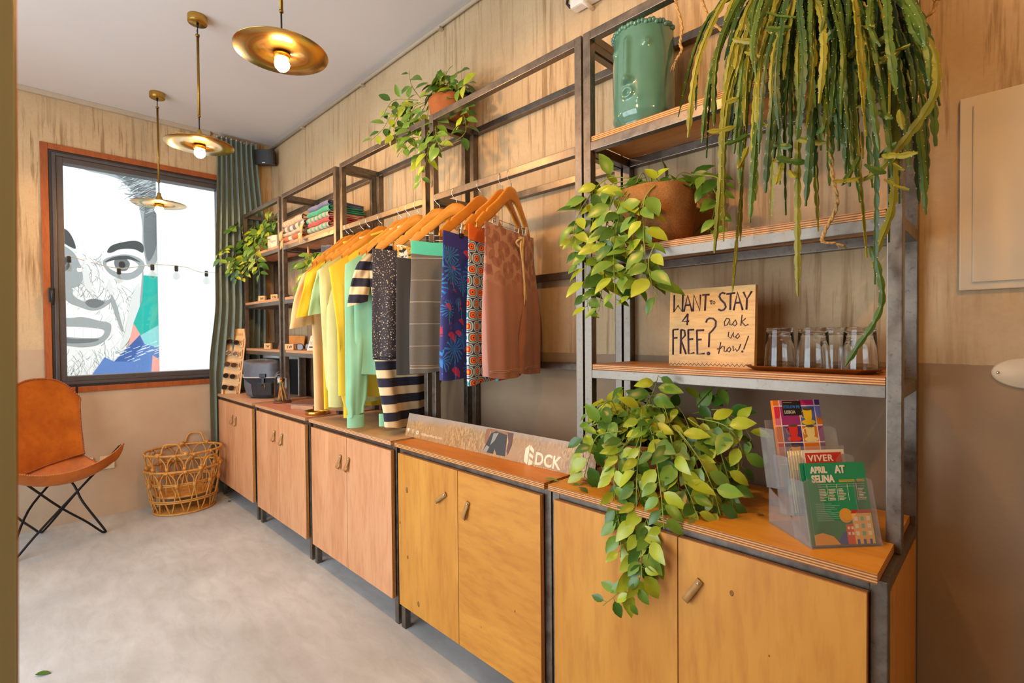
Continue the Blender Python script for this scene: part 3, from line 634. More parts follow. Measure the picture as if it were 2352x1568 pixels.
def leaf_tiles(t, rot, per, loc):
    s = t.xyz(t.coord((0.02, 1, 1), rot=(rot, 0, 0), loc=loc)); gz = t.math('DIVIDE', s[2], per * 1.45); row = t.math('FLOOR', gz)
    gy = t.math('ADD', t.math('DIVIDE', s[1], per), t.math('MULTIPLY', row, 0.37)); a = t.math('ABSOLUTE', t.math('SUBTRACT', t.math('FRACT', gy), 0.5)); b = t.math('ABSOLUTE', t.math('SUBTRACT', t.math('FRACT', gz), 0.5))
    return t.math('LESS_THAN', t.math('ADD', t.math('MULTIPLY', a, 2.4), t.math('MULTIPLY', t.math('MULTIPLY', b, b), 4.6)), 0.82)
def p_mauve(t, v):
    e1 = leaf_tiles(t, 0.55, 0.042, (0, 0, 0)); e2 = leaf_tiles(t, -0.7, 0.047, (0, .02, .03))
    z = t.xyz(v)[2]; fade = t.ramp(t.math('ADD', z, 0.75), [(0.24, 0.0), (0.33, 1.0)])
    base = t.mix(t.noise(v, 8, 3), '#A5705F', '#B4806E'); c = t.mix(fade, base, t.mix(t.noise(v, 8, 3), '#B98B78', '#C29684'))
    c = t.mix(t.math('MULTIPLY', t.math('MULTIPLY', e1, fade), 0.7), c, '#9A6055'); return t.mix(t.math('MULTIPLY', t.math('MULTIPLY', e2, fade), 0.6), c, '#8F554C')
def p_tiger(t, v):
    w = t.n('ShaderNodeTexWave'); w.inputs['Scale'].default_value = 42; w.inputs['Distortion'].default_value = 7; w.inputs['Detail'].default_value = 2; t.l(t.coord((0.3, 1, 1)), w.inputs['Vector'])
    return t.mix(t.ramp(w.outputs['Fac'], [(0.45, 0.0), (0.55, 1.0)]), '#17120E', t.mix(t.ramp(t.noise(v, 45, 2), [(0.45, 0.0), (0.55, 1.0)]), '#C59A2C', '#DCD6C4'))
PAT = dict(speckle=pat('speckled_black_print', p_speckle), grey=pat('grey_pinstripe_cotton', p_grey), blue=pat('blue_palm_print', p_blue), retro=pat('retro_ring_print', p_retro), mauve=pat('mauve_leaf_print', p_mauve), tiger=pat('tiger_print', p_tiger),
           black=fabric('black_cotton', '#2A241D'), mintw=fabric('mint_waistband', '#4FBE97'), bluew=fabric('royal_blue_waistband', '#2B2F86'), orange=fabric('orange_waistband', '#E2710E'), stitch=mat('cream_stitching', '#D8B48C', 0.9))
def shorts(label, x, ang, fab, band, hem, seed, half=0.165, hw=0.185, belly=0.05, band_h=0.055, cord=False, dx=0.0):
    r_ = random.Random(seed); g = thing('boardshorts', label, 'boardshorts', (x, RAILY, RAILZ), R(ang), 'boardshorts clipped to hangers')
    zt, zh = -0.246, hem - RAILZ; zc = lerp(zt, zh, 0.50); ph = [r_.uniform(0, 6.3) for _ in range(6)]
    def pt(a, t, grow=0.0):
        s = math.cos(a); side = math.sin(a); w = lerp(half, hw, ss(0, 1, t)); sag = 0.014 * (1 - s * s) * (1 - t) * (1 if side > 0 else 0.4)
        th = (lerp(0.006 + (0.024 if cord and side > 0 else 0.010) * (1 - s * s), belly, ss(0.0, 0.7, t)) + grow) * abs(side) ** 0.75 * (1 if side >= 0 else -0.55)
        th += (0.007 * math.sin(s * 8 + ph[0]) + 0.004 * math.sin(s * 17 + ph[1])) * ss(0.05, 0.5, t)
        return V((th + 0.004 + dx * t, -s * (w + grow), lerp(zt, zh, t) - sag))
    mb = MB(); mb.grid(lambda u, t: pt(2 * PI * u, 0.5 * t), 56, 14, wrap=True)
    # two legs under the crotch
    for sg in (1, -1):
        def leg(u, t, sg=sg):
            a = 2 * PI * u; T_ = 0.5 + 0.5 * t
            s0 = math.cos(a); s = sg * 0.5 + s0 * 0.5 * lerp(1.0, 0.94, t); side = math.sin(a)
            p = pt(math.acos(max(-1, min(1, s))) * (1 if side >= 0 else -1), T_)
            q = abs(side) ** 0.5; k = lerp(1.0, q, ss(0, 0.5, t)) if abs(s) < 0.5 else 1.0
            kk = max(k, 0.0); p.x = 0.004 + dx * T_ + (p.x - 0.004 - dx * T_) * kk + 0.010 * sg * t
            p.z += 0.010 * math.sin(a + ph[2]) * t
            return p
        mb.grid(leg, 40, 16, wrap=True)
    mb.build('body', fab, g, True)
    MB().grid(lambda u, t: pt(2 * PI * u, -0.006 + band_h / abs(zh - zt) * t + 0.006 * t, 0.0016 * (1 if 0.0 < t < 1.0 else 0.2)), 56, 5, wrap=True).build('waistband', band, g, True)
    for tt in (0.955, 0.966):
        for sg in (1, -1):
            path = []
            for k in range(14):
                s = sg * (0.06 + 0.9 * k / 13); p = pt(math.acos(max(-1, min(1, s))), tt); p.x += 0.010 * sg + 0.0012; path.append(p)
            if fab in (PAT['mauve'], PAT['grey']): MB().tube(path, 0.0007, 4).build('seam', PAT['stitch'], g, True)
    if cord:
        for s0, L in ((0.02, 0.26), (-0.06, 0.245)):
            p = pt(math.acos(s0), 0.05); b = [p + V((0.004, 0.006, 0.012)), p + V((0.020, 0, 0.008)), p + V((0.019, -0.006, -0.03)), p + V((0.024, 0.010 * (1 if s0 > 0 else -1), -L * 0.5)), p + V((0.030, 0.004, -L))]
            MB().tube(catmull(b, 6), [0.0042] * 22 + [0.004, 0.0025, 0.0012], 7).build('drawstring', MAT['cord'], g, True)
        MB().tube(catmull([pt(math.acos(-0.1), 0.05) + V((0.006, 0, 0)), pt(math.acos(0.0), 0.05) + V((0.022, -0.012, 0.004)), pt(math.acos(0.1), 0.07) + V((0.01, -0.01, 0)), pt(math.acos(0.04), 0.10) + V((0.016, 0, 0)), pt(math.acos(-0.04), 0.06) + V((0.018, 0, 0))], 5), 0.0042, 7).build('drawstring_bow', MAT['cord'], g, True)
    return g
MAT['cord'] = mat('cream_cord', '#DDBE86', 0.9, bump=0.3)
shorts('dark boardshorts covered with cream paint speckles, hanging before the striped shirt', 2.728, -29, PAT['speckle'], PAT['speckle'], 1.235, 11, belly=0.02, half=0.222, hw=0.235)
shorts('plain black boardshorts with a tiger-print waistband', 2.885, -31, PAT['black'], PAT['tiger'], 1.17, 12, belly=0.03, half=0.19, hw=0.205)
shorts('grey boardshorts with thin pale lines and a mint waistband', 3.032, -33, PAT['grey'], PAT['mintw'], 1.185, 13, belly=0.035, half=0.205, hw=0.225)
shorts('blue boardshorts with palm trees and red flowers', 3.180, 4, PAT['blue'], PAT['bluew'], 1.17, 14, belly=0.04, dx=-0.03, half=0.205, hw=0.225)
shorts('retro ring-print boardshorts with an orange waistband', 3.315, 11, PAT['retro'], PAT['orange'], 1.16, 15, belly=0.02, dx=-0.02, half=0.21, hw=0.225)
shorts('mauve leaf-print boardshorts with a cream drawstring, nearest the camera', 3.376, 15, PAT['mauve'], PAT['mauve'], 1.185, 16, belly=0.05, cord=True, half=0.195, hw=0.225)
# ------------------------------------------------------------------ plants
def leaf_mat(name, c, rough=0.32):
    t = NT(name); t.set(Roughness=rough); v = t.coord(); b = hexc(c)
    f = t.ramp(t.noise(v, 14, 3), [(0.3, 0.0), (0.7, 1.0)]); t.color(t.mix(f, tuple(x * 0.8 for x in b[:3]) + (1,), tuple(min(1, x * 1.2) for x in b[:3]) + (1,)))
    t.b.inputs['Subsurface Weight'].default_value = 0.0; t.b.inputs['Specular IOR Level'].default_value = 0.45; return t.m
LEAVES = [leaf_mat('leaf_lime', '#97A426'), leaf_mat('leaf_green', '#66882A'), leaf_mat('leaf_deep_green', '#3F641C'), leaf_mat('leaf_stem', '#7C8A2C', 0.5), mat('leaf_withered', '#8A5A22', 0.8)]
def burlap():
    t = NT('burlap'); t.set(Roughness=0.95); v = t.coord()
    w = t.n('ShaderNodeTexWave', bands_direction='Z'); w.inputs['Scale'].default_value = 110; w.inputs['Distortion'].default_value = 1.0; t.l(v, w.inputs['Vector'])
    f = t.noise(v, 260, 3); g = t.noise(v, 7, 3)
    c = t.mix(t.ramp(g, [(0.3, 0.0), (0.7, 1.0)]), '#97652F', '#B27C40'); c = t.mix(t.math('MULTIPLY', t.ramp(f, [(0.4, 0.0), (0.65, 1.0)]), 0.5), c, '#6F4620')
    t.color(c); t.bump(t.math('ADD', w.outputs['Fac'], f), 0.5, 0.0015); return t.m
MAT['burlap'] = burlap(); MAT['soil'] = mat('potting_soil', '#3A281A', 1.0, var=0.4, scale=80, bump=0.8)
MAT['terracotta'] = mat('rust_terracotta', '#8C4E1E', 0.8, bump=0.2)

def leaf(mb, b, d, n, L, W, mi, curl=0.15):
    d = d.normalized(); n = (n - d * n.dot(d)); n = n.normalized() if n.length > 1e-5 else d.orthogonal().normalized(); s = d.cross(n)
    vs = [b]; rows = ((0.14, 0.62), (0.36, 1.0), (0.62, 0.86), (0.84, 0.44))
    for t, w in rows:
        c = b + d * (L * t) - n * (curl * L * t * t)
        vs += [c + s * (w * W / 2) + n * (0.13 * w * W), c, c - s * (w * W / 2) + n * (0.13 * w * W)]
    vs.append(b + d * L - n * (curl * L * 1.15)); k = len(rows)
    fs = [(0, 2, 1), (0, 3, 2)]
    for i in range(k - 1):
        a = 1 + 3 * i; fs += [(a, a + 1, a + 4, a + 3), (a + 1, a + 2, a + 5, a + 4)]
    a = 1 + 3 * (k - 1); fs += [(a, a + 1, 3 * k + 1), (a + 1, a + 2, 3 * k + 1)]
    mb.add(vs, fs, mi, True)
def vine(mbs, mbl, P, rg, out, L=0.068, sp=0.032, pal=(0, 0, 1, 1, 2), lo=0.0, tipsmall=0.55):
    """stem along P with leaves in two ranks, blades turned to 'out'"""
    P = catmull(P, 8); tot = sum((b - a).length for a, b in zip(P[:-1], P[1:])); n = len(P)
    mbs.tube(P, [lerp(0.0022, 0.0011, i / (n - 1)) for i in range(n)], 5)
    acc = sp * rg.random(); dist = 0.0; side = rg.choice((-1, 1))
    for a, b in zip(P[:-1], P[1:]):
        seg = (b - a).length; t = (b - a) / max(seg, 1e-6)
        while acc < seg:
            f = (dist + acc) / tot; p = a + t * acc; o = V(out) + V((rg.uniform(-.5, .5), rg.uniform(-.5, .5), rg.uniform(-.3, .6)))
            if f >= lo:
                sd = t.cross(o).normalized() * side; dn = V((0, 0, -1))
                d = sd * rg.uniform(0.6, 1.0) + dn * rg.uniform(0.15, 0.75) + o.normalized() * rg.uniform(0.05, 0.5) + t * 0.25
                l = L * rg.uniform(0.75, 1.2) * lerp(1.0, tipsmall, max(0, (f - 0.75) / 0.25))
                pet = p + d.normalized() * 0.010; mbs.tube([p, pet], 0.0010, 4)
                leaf(mbl, pet, d, o + V((0, 0, 0.35)), l, l * rg.uniform(0.50, 0.62), rg.choice(pal), rg.uniform(0.05, 0.3))
            side = -side; acc += sp * rg.uniform(0.75, 1.3)
        acc -= seg; dist += seg
def px(pts, y0, y1):
    k = max(1, len(pts) - 1); return [at(u, v, y=lerp(y0, y1, i / k)) for i, (u, v) in enumerate(pts)]
def mound(mbs, mbl, c, r, n, rg, up=(0.05, 0.13), L=0.07, reach=1.1, pal=(0, 1, 1, 2, 2), front=0.6, clampy=-0.012):
    for k in range(n):
        a = 2 * PI * (k + rg.random()) / n; q = V((math.cos(a), math.sin(a), 0)); r0 = r * rg.uniform(0.1, 0.6); h = rg.uniform(*up); rr = r * rg.uniform(0.5, reach)
        e = c + q * rr + V((0, 0, h * rg.uniform(0.2, 0.9)))
        P = [c + q * r0 - V((0, 0, 0.02)), c + q * lerp(r0, rr, 0.5) + V((0, 0, h)), e]
        for p in P: p.y = min(p.y, clampy - 0.045)
        vine(mbs, mbl, P, rg, (q.x * 0.5 + 0.35, q.y * 0.5 - 0.5, 0.7), L, 0.030, pal, lo=0.2)
def pot_burlap(mb, c, z0, r0, r1, h, seed=0, lean=0.0):
    rg = random.Random(seed); ph = rg.uniform(0, 6)
    prof = [(r0 * 0.55, 0.0), (r0 * 0.92, 0.004), (lerp(r0, r1, 0.35), h * 0.18), (lerp(r0, r1, 0.75), h * 0.5), (r1, h * 0.85), (r1 * 0.985, h), (r1 * 0.95, h * 1.01), (r1 * 0.92, h * 0.93), (r1 * 0.9, h * 0.8)]
    def fn(p, a):
        k = 1 + 0.018 * math.sin(9 * a + ph) * p.z / h + 0.012 * math.sin(4 * a + ph * 2); return V((p.x * k, p.y * k, p.z))
    mb.lathe(prof, 48, Matrix.Translation((c[0], c[1], z0)), 0, True, func=fn); return mb
def plant(name, label, cat, c, z0, r0, r1, h, pot='burlap', group='potted trailing plants', seed=1, potname='burlap_pot'):
    p = thing(name, label, cat, (c[0], c[1], z0), group=group); pot_burlap(MB(), c, z0, r0, r1, h, seed).build(potname, MAT[pot], p)
    MB().lathe([(0.0001, z0 + h * 0.88), (r1 * 0.9, z0 + h * 0.86)], 24, Matrix.Translation((c[0], c[1], 0))).build('soil', MAT['soil'], p)
    return p
def finish(p, mbs, mbl):
    mbs.build('stems', LEAVES[3], p); mbl.build('foliage', LEAVES[:3], p)
OUT = (0.45, -0.85, 0.25)

# trailing plant on the second shelf of the near unit
rg = random.Random(41); c4 = (3.975, -0.165)
p = plant('trailing_plant', 'trailing plant in a burlap pot on the shelf above the wooden sign', 'plant', c4, 1.6315, 0.105, 0.128, 0.19, seed=4)
s, l = MB(), MB(); C4 = V((c4[0], c4[1], 1.81)); PAL = (0, 0, 1, 1, 2)
for pts, ya, yb in [([(1455, 415), (1400, 425), (1372, 470), (1352, 560), (1345, 640), (1352, 725)], -.22, -.37), ([(1450, 410), (1395, 410), (1350, 455), (1322, 510), (1312, 575)], -.22, -.36),
                    ([(1470, 425), (1415, 440), (1392, 520), (1375, 600), (1368, 680)], -.24, -.38), ([(1490, 430), (1440, 450), (1415, 530), (1410, 610), (1415, 700)], -.26, -.40),
                    ([(1505, 425), (1480, 460), (1478, 540), (1482, 600), (1465, 660), (1440, 690)], -.28, -.38), ([(1495, 430), (1470, 480), (1450, 560), (1440, 620), (1395, 650)], -.28, -.37),
                    ([(1505, 560), (1490, 600), (1497, 650), (1512, 685)], -.34, -.38), ([(1480, 420), (1430, 450), (1395, 570), (1385, 650), (1375, 715)], -.26, -.39),
                    ([(1445, 420), (1380, 450), (1350, 500), (1335, 560), (1330, 610)], -.2, -.33)]:
    vine(s, l, px(pts, ya, yb), rg, OUT, 0.072, 0.026, PAL, lo=0.1)
for pts, ya, yb in [([(1580, 410), (1630, 425), (1650, 465), (1640, 520)], -.12, -.2), ([(1580, 415), (1620, 440), (1640, 480), (1625, 535)], -.14, -.10), ([(1585, 400), (1640, 405), (1662, 420)], -.15, -.22)]:
    vine(s, l, px(pts, ya, yb), rg, OUT, 0.062, 0.03, (1, 1, 2))
mound(s, l, C4, 0.125, 15, rg, (0.02, 0.075), 0.07, 1.05, (0, 1, 1, 2, 2))
finish(p, s, l)

# trailing plant on the near worktop, hanging over its front edge
rg = random.Random(52); c5 = (3.965, -0.262)
p = plant('trailing_plant', 'large trailing plant in a burlap pot on the near worktop, spilling over the cabinet', 'plant', c5, 0.8595, 0.115, 0.140, 0.145, seed=5)
s, l = MB(), MB(); C5 = V((c5[0], c5[1], 0.985))
for pts, ya, yb in [([(1460, 1000), (1425, 1040), (1425, 1120), (1450, 1200), (1470, 1270), (1440, 1340), (1385, 1390)], -.38, -.56), ([(1470, 1000), (1455, 1060), (1470, 1140), (1492, 1220), (1485, 1290), (1440, 1385)], -.38, -.57),
                    ([(1450, 1010), (1415, 1060), (1412, 1140), (1425, 1220), (1425, 1280)], -.38, -.55), ([(1475, 1000), (1465, 1070), (1462, 1160), (1470, 1250), (1475, 1330)], -.39, -.56),
                    ([(1500, 1000), (1510, 1070), (1520, 1150), (1525, 1215)], -.40, -.54), ([(1520, 990), (1545, 1060), (1560, 1130), (1560, 1195)], -.38, -.46), ([(1550, 980), (1590, 1040), (1610, 1110), (1620, 1160)], -.36, -.38),
                    ([(1580, 960), (1640, 1010), (1670, 1090), (1685, 1170)], -.32, -.33), ([(1600, 960), (1670, 980), (1705, 1040), (1690, 1110)], -.3, -.28), ([(1620, 960), (1690, 965), (1728, 1010)], -.26, -.26),
                    ([(1430, 990), (1375, 1000), (1355, 1045), (1338, 1110)], -.38, -.42), ([(1430, 980), (1365, 975), (1340, 1010), (1340, 1050)], -.36, -.38), ([(1560, 990), (1610, 1060), (1640, 1130), (1655, 1185)], -.38, -.40),
                    ([(1480, 940), (1500, 900), (1512, 862)], -.3, -.33), ([(1600, 930), (1632, 895), (1652, 884)], -.2, -.16), ([(1430, 960), (1385, 935), (1368, 946)], -.3, -.3), ([(1540, 1000), (1560, 1080), (1590, 1150), (1600, 1190)], -.4, -.46),
                    ([(1590, 950), (1650, 940), (1690, 960)], -.2, -.18), ([(1580, 980), (1640, 1050), (1660, 1120), (1665, 1180)], -.34, -.3)]:
    vine(s, l, px(pts, ya, yb), rg, OUT, 0.066, 0.020, (0, 0, 1, 1, 2, 2), lo=0.05)
mound(s, l, C5, 0.15, 34, rg, (0.04, 0.15), 0.062, 1.25, (0, 0, 1, 1, 2)); mound(s, l, C5, 0.1, 16, rg, (0.08, 0.17), 0.058, 0.9, (0, 0, 1, 1))
finish(p, s, l)

# trailing plant standing on the top rails between the two clothes-rail units
rg = random.Random(33); c3 = (2.832, -0.145)
p = plant('trailing_plant', 'trailing plant in a rust pot standing on top of the clothes-rail units', 'plant', c3, 2.3925, 0.085, 0.105, 0.12, 'terracotta', seed=3, potname='pot')
s, l = MB(), MB()
for pts, ya, yb in [([(975, 235), (950, 250), (945, 300), (955, 345)], -.2, -.32), ([(980, 235), (965, 270), (962, 320), (968, 370), (966, 418)], -.2, -.33), ([(985, 240), (980, 290), (985, 330), (975, 390)], -.22, -.33), ([(965, 235), (925, 255), (905, 295), (915, 335)], -.2, -.33),
                    ([(960, 235), (910, 250), (880, 295), (850, 325)], -.2, -.36), ([(1005, 240), (1000, 280), (1003, 320), (1016, 345)], -.22, -.34), ([(1030, 235), (1060, 255), (1070, 300), (1045, 325)], -.18, -.26), ([(960, 230), (905, 230), (882, 262)], -.18, -.28),
                    ([(1000, 225), (1030, 190), (1060, 162)], -.15, -.2), ([(990, 225), (1015, 190), (1027, 165)], -.15, -.18), ([(965, 225), (945, 195), (940, 163)], -.15, -.2), ([(1020, 225), (1050, 205), (1078, 188)], -.15, -.2), ([(1020, 230), (1060, 240), (1080, 270)], -.14, -.14), ([(975, 240), (930, 270), (935, 320), (920, 350)], -.2, -.3)]:
    vine(s, l, px(pts, ya, yb), rg, OUT, 0.074, 0.027, (0, 1, 1, 2), lo=0.05)
mound(s, l, V((c3[0], c3[1], 2.5)), 0.11, 28, rg, (0.03, 0.09), 0.075, 1.1, (0, 1, 2, 2))
finish(p, s, l)

# trailing plant at the far end of the top shelf
rg = random.Random(22); c1 = (0.36, -0.165)
p = plant('trailing_plant', 'trailing plant in a rust pot on the top shelf beside the curtain', 'plant', c1, 2.0295, 0.085, 0.105, 0.13, 'terracotta', seed=2, potname='pot')
s, l = MB(), MB()
for pts, ya, yb in [([(575, 520), (545, 530), (528, 560), (530, 600), (545, 640)], -.2, -.42), ([(580, 520), (565, 540), (560, 580), (565, 620), (555, 640)], -.22, -.38), ([(590, 520), (585, 550), (588, 590), (597, 632)], -.24, -.36), ([(570, 520), (535, 525), (515, 550), (516, 580)], -.2, -.45),
                    ([(585, 520), (575, 550), (572, 595), (570, 625)], -.24, -.36), ([(570, 520), (545, 550), (540, 595), (535, 625)], -.22, -.44), ([(540, 595), (520, 605), (500, 582)], -.42, -.5), ([(600, 515), (620, 505), (640, 510)], -.15, -.2), ([(600, 520), (610, 530), (600, 570)], -.2, -.33), ([(580, 515), (550, 515), (530, 530)], -.2, -.4)]:
    vine(s, l, px(pts, ya, yb), rg, OUT, 0.085, 0.028, (0, 1, 2, 2), lo=0.05)
mound(s, l, V((c1[0], c1[1], 2.14)), 0.14, 26, rg, (0.03, 0.10), 0.085, 1.3, (0, 1, 1, 2))
finish(p, s, l)

# trailing plant on the middle shelf under the towels
rg = random.Random(27); c2 = (1.52, -0.15)
p = plant('trailing_plant', 'trailing plant on the shelf below the towels, half hidden by the shirts', 'plant', c2, 1.6315, 0.08, 0.10, 0.13, 'terracotta', seed=6, potname='pot')
s, l = MB(), MB()
for pts, ya, yb in [([(735, 585), (705, 590), (692, 640), (690, 700)], -.2, -.34), ([(740, 580), (715, 585), (700, 620), (697, 670)], -.2, -.34), ([(730, 590), (690, 605), (678, 618)], -.2, -.3), ([(740, 590), (710, 610), (700, 660), (694, 725)], -.22, -.34), ([(750, 580), (730, 600), (715, 650)], -.22, -.33)]:
    vine(s, l, px(pts, ya, yb), rg, OUT, 0.075, 0.035, (0, 1, 1, 2), lo=0.05)
mound(s, l, V((c2[0], c2[1], 1.745)), 0.12, 15, rg, (0.04, 0.13), 0.075, 1.2, (0, 1, 1, 2))
finish(p, s, l)

# ------------------------------------------------------------------ big hanging cactus on the top shelf
CACT = [leaf_mat('cactus_lime', '#7E7C1E', 0.5), leaf_mat('cactus_green', '#46601A', 0.45), leaf_mat('cactus_deep', '#2B491C', 0.45), mat('cactus_areole', '#DCC98A', 0.8)]
def cactus_stem(mb, P, w, rg, mi):
    P = catmull(P, 10); tot = sum((b - a).length for a, b in zip(P[:-1], P[1:])); step = 0.0115; pts = []; acc = 0.0
    for a, b in zip(P[:-1], P[1:]):
        seg = (b - a).length
        while acc < seg: pts.append(a.lerp(b, acc / seg)); acc += step
        acc -= seg
    n = len(pts)
    if n < 4: return
    ang = rg.uniform(-0.7, 0.7); base = None
    for blade in range(2):
        vs = []
        for i, p in enumerate(pts):
            t = (pts[min(i + 1, n - 1)] - pts[max(i - 1, 0)]).normalized(); s0 = t.cross(V((0.5, -0.86, 0.1))).normalized(); n0 = s0.cross(t)
            a = ang + 0.5 * math.sin(i * 0.05 + ang * 9) + blade * PI / 2
            s = s0 * math.cos(a) + n0 * math.sin(a); f = i / (n - 1)
            k = (0.62, 0.95, 1.0)[i % 3] * min(1.0, f * 7 + 0.55) * min(1.0, (1 - f) * 9 + 0.3) * (1.0 if blade == 0 else 0.42) * w / 2
            th = n0 * 0.0009 if blade == 0 else s0 * 0.0009
            vs += [p + s * k, p - s * k, p + (s.cross(t)) * 0.0022, p - (s.cross(t)) * 0.0022]
            if i % 3 == 0 and blade == 0 and 2 < i < n - 1:
                for e in (1, -1):
                    q = p + s * (k * 1.08 * e); r_ = 0.0013
                    mb.add([q + t * r_, q - t * r_, q + s.cross(t) * r_, q - s.cross(t) * r_, q + s * (e * r_ * 1.4)], [(0, 2, 4), (2, 1, 4), (1, 3, 4), (3, 0, 4)], 3)
        fs = []
        for i in range(n - 1):
            a, b = 4 * i, 4 * (i + 1)
            fs += [(a, a + 2, b + 2, b), (a + 2, a + 1, b + 1, b + 2), (a + 1, a + 3, b + 3, b + 1), (a + 3, a, b, b + 3)]
        mb.add(vs, fs, mi, False)
rg = random.Random(66); cc = V((4.40, -0.165, 2.02))
p = thing('hanging_cactus', 'big trailing cactus with long flat stems on the top shelf of the near unit', 'plant', (cc.x, cc.y, 2.0295), group='potted trailing plants')
pot_burlap(MB(), (cc.x, cc.y), 2.0295, 0.10, 0.118, 0.22, 9).build('burlap_pot', MAT['burlap'], p)
MB().lathe([(0.0001, 2.225), (0.105, 2.22)], 24, Matrix.Translation((cc.x, cc.y, 0))).build('soil', MAT['soil'], p)
m = MB()
ENDS = [(1557, 272, -.33), (1580, 320, -.36), (1598, 262, -.35), (1622, 372, -.36), (1640, 300, -.38), (1612, 330, -.34), (1655, 420, -.38), (1662, 560, -.38), (1640, 590, -.36), (1682, 675, -.37), (1700, 440, -.36), (1722, 520, -.4), (1735, 470, -.34), (1757, 450, -.42), (1770, 515, -.36),
        (1792, 430, -.4), (1805, 500, -.35), (1832, 682, -.38), (1850, 480, -.42), (1868, 410, -.38), (1880, 540, -.36), (1900, 380, -.44), (1915, 300, -.38), (1942, 405, -.42), (1952, 430, -.36), (1962, 395, -.44), (1992, 600, -.37), (1976, 470, -.34), (2010, 655, -.40),
        (2042, 560, -.34), (2050, 420, -.4), (2066, 470, -.3), (2090, 400, -.36), (2112, 478, -.28), (2127, 500, -.3), (2132, 430, -.22), (2150, 340, -.28), (2160, 250, -.3), (2020, 350, -.42), (1990, 320, -.46), (1930, 250, -.46), (1880, 250, -.47), (1830, 330, -.45), (1790, 300, -.44), (1745, 330, -.42), (1710, 300, -.4), (1685, 360, -.38), (1668, 330, -.36),
        (1835, 250, -.4), (1770, 240, -.42), (1720, 220, -.38), (1660, 250, -.36), (1625, 215, -.34), (1650, 120, -.32), (1668, 90, -.33), (1690, 180, -.38), (2080, 300, -.34), (2105, 240, -.32), (2140, 180, -.3), (1960, 280, -.42), (2035, 250, -.38), (1905, 430, -.34), (1815, 400, -.38), (1775, 380, -.4), (1860, 340, -.41), (1945, 340, -.44), (2005, 440, -.36), (1728, 400, -.4), (1700, 560, -.36), (1850, 300, -.44), (1985, 250, -.45), (1890, 330, -.41)]
def stem_to(u, v, y, w, mi, sway=16):
    e = at(u, v, y=y); u0 = lerp(u, 1880, 0.42); s = V((cc.x + rg.uniform(-.07, .07), cc.y + rg.uniform(-.07, .04), 2.24))
    k1 = at(lerp(u, u0, 0.72) + rg.uniform(-sway, sway), min(v * 0.22 - 70, 60) + rg.uniform(-30, 30), y=lerp(-.2, y, .7)); 
    k2 = at(lerp(u, u0, 0.22) + rg.uniform(-sway, sway), lerp(-20, v, 0.5) + rg.uniform(-15, 15), y=y)
    cactus_stem(m, [s, s.lerp(k1, 0.5) + V((0, 0, 0.06)), k1, k2, e], w, rg, mi)
for u, v, y in ENDS: stem_to(u, v, y, rg.uniform(0.012, 0.019), rg.choice((0, 0, 1, 1, 2)) if u < 2000 else rg.choice((1, 2, 2)))
for k in range(70):
    u = rg.uniform(1640, 2150); v = rg.uniform(90, 420) * (1 - 0.25 * abs(u - 1860) / 300); stem_to(u, v, rg.uniform(-.46, -.26), rg.uniform(0.011, 0.018), rg.choice((0, 1, 1, 2)))
# one stem reaches down past the tray of glasses
cactus_stem(m, px([(2060, 180), (2055, 330), (2050, 470), (2015, 570), (2003, 620)], -.34, -.36), 0.018, rg, 0)
cactus_stem(m, px([(1998, 565), (2018, 620), (2026, 690), (2005, 745), (1970, 795), (1935, 850)], -.36, -.36), 0.014, rg, 1)
cactus_stem(m, px([(2090, 60), (2140, 110), (2150, 200), (2110, 280), (2020, 390), (1960, 420)], -.38, -.36), 0.019, rg, 0)
# young side shoots
for k in range(46):
    u, v = rg.uniform(1690, 2080), rg.uniform(20, 430); a = at(u, v, y=-.40); d = V((rg.uniform(-1, 1), rg.uniform(-.6, 0.1), rg.uniform(-1.2, .3))).normalized() * rg.uniform(.04, .09)
    cactus_stem(m, [a, a + d * 0.5 + V((0, 0, -.004)), a + d], 0.015, rg, rg.choice((0, 0, 1)))
m.build('stems', CACT, p)
def cord(label, pts, name='jute_cord', parent=None, r=0.0042):
    P = catmull(pts, 14); mb = MB()
    for k in range(2):
        Q = []
        for i, q in enumerate(P):
            a = i * 0.75 + k * PI; Q.append(q + V((math.cos(a) * r * 0.5, math.sin(a) * r * 0.5, 0)))
        mb.tube(Q, r * 0.72, 6)
    e = P[-1]; d = (P[-1] - P[-3]).normalized()
    for k in range(7): mb.tube([e, e + d * 0.012 + V((rg.uniform(-.008, .008), rg.uniform(-.008, .008), -0.006)), e + d * 0.02 + V((rg.uniform(-.016, .016), rg.uniform(-.016, .016), -0.012))], [0.0018, 0.0012, 0.0004], 4)
    if parent: return mb.build(name, MAT['jute'], parent)
    return tag(mb.build(name, MAT['jute']), label, 'cord', 'jute cords tied to the near unit')
cord('frayed jute cord end hanging behind the teal face pot', [V((at(1552, 10, y=-.268).x, -.268, 2.37))] + px([(1553, 10), (1566, 60), (1562, 100), (1566, 115), (1552, 140)], -.262, -.24))
cord('jute cord running from the top rail behind the cactus', [V((at(1610, 0, y=-.262).x, -.262, 2.37))] + px([(1614, 5), (1632, 45), (1668, 78), (1700, 95)], -.255, -.22))
cord('', px([(1885, 60), (1905, 180), (1903, 300), (1912, 400), (1922, 470), (1895, 530), (1890, 555), (1918, 558)], -.40, -.345), parent=p)
cord('', [at(2075, 20, y=-.22), at(2100, 45, y=-.2), at(2140, 30, y=-.2), at(2150, 5, y=-.2)], parent=p)
MB().tube(catmull([(4.47, -.22, 2.2), (4.55, -.32, 2.27), (4.63, -.22, 2.38), (4.6, -.27, 2.41)], 8), 0.004, 6).build('jute_cord', MAT['jute'], p)
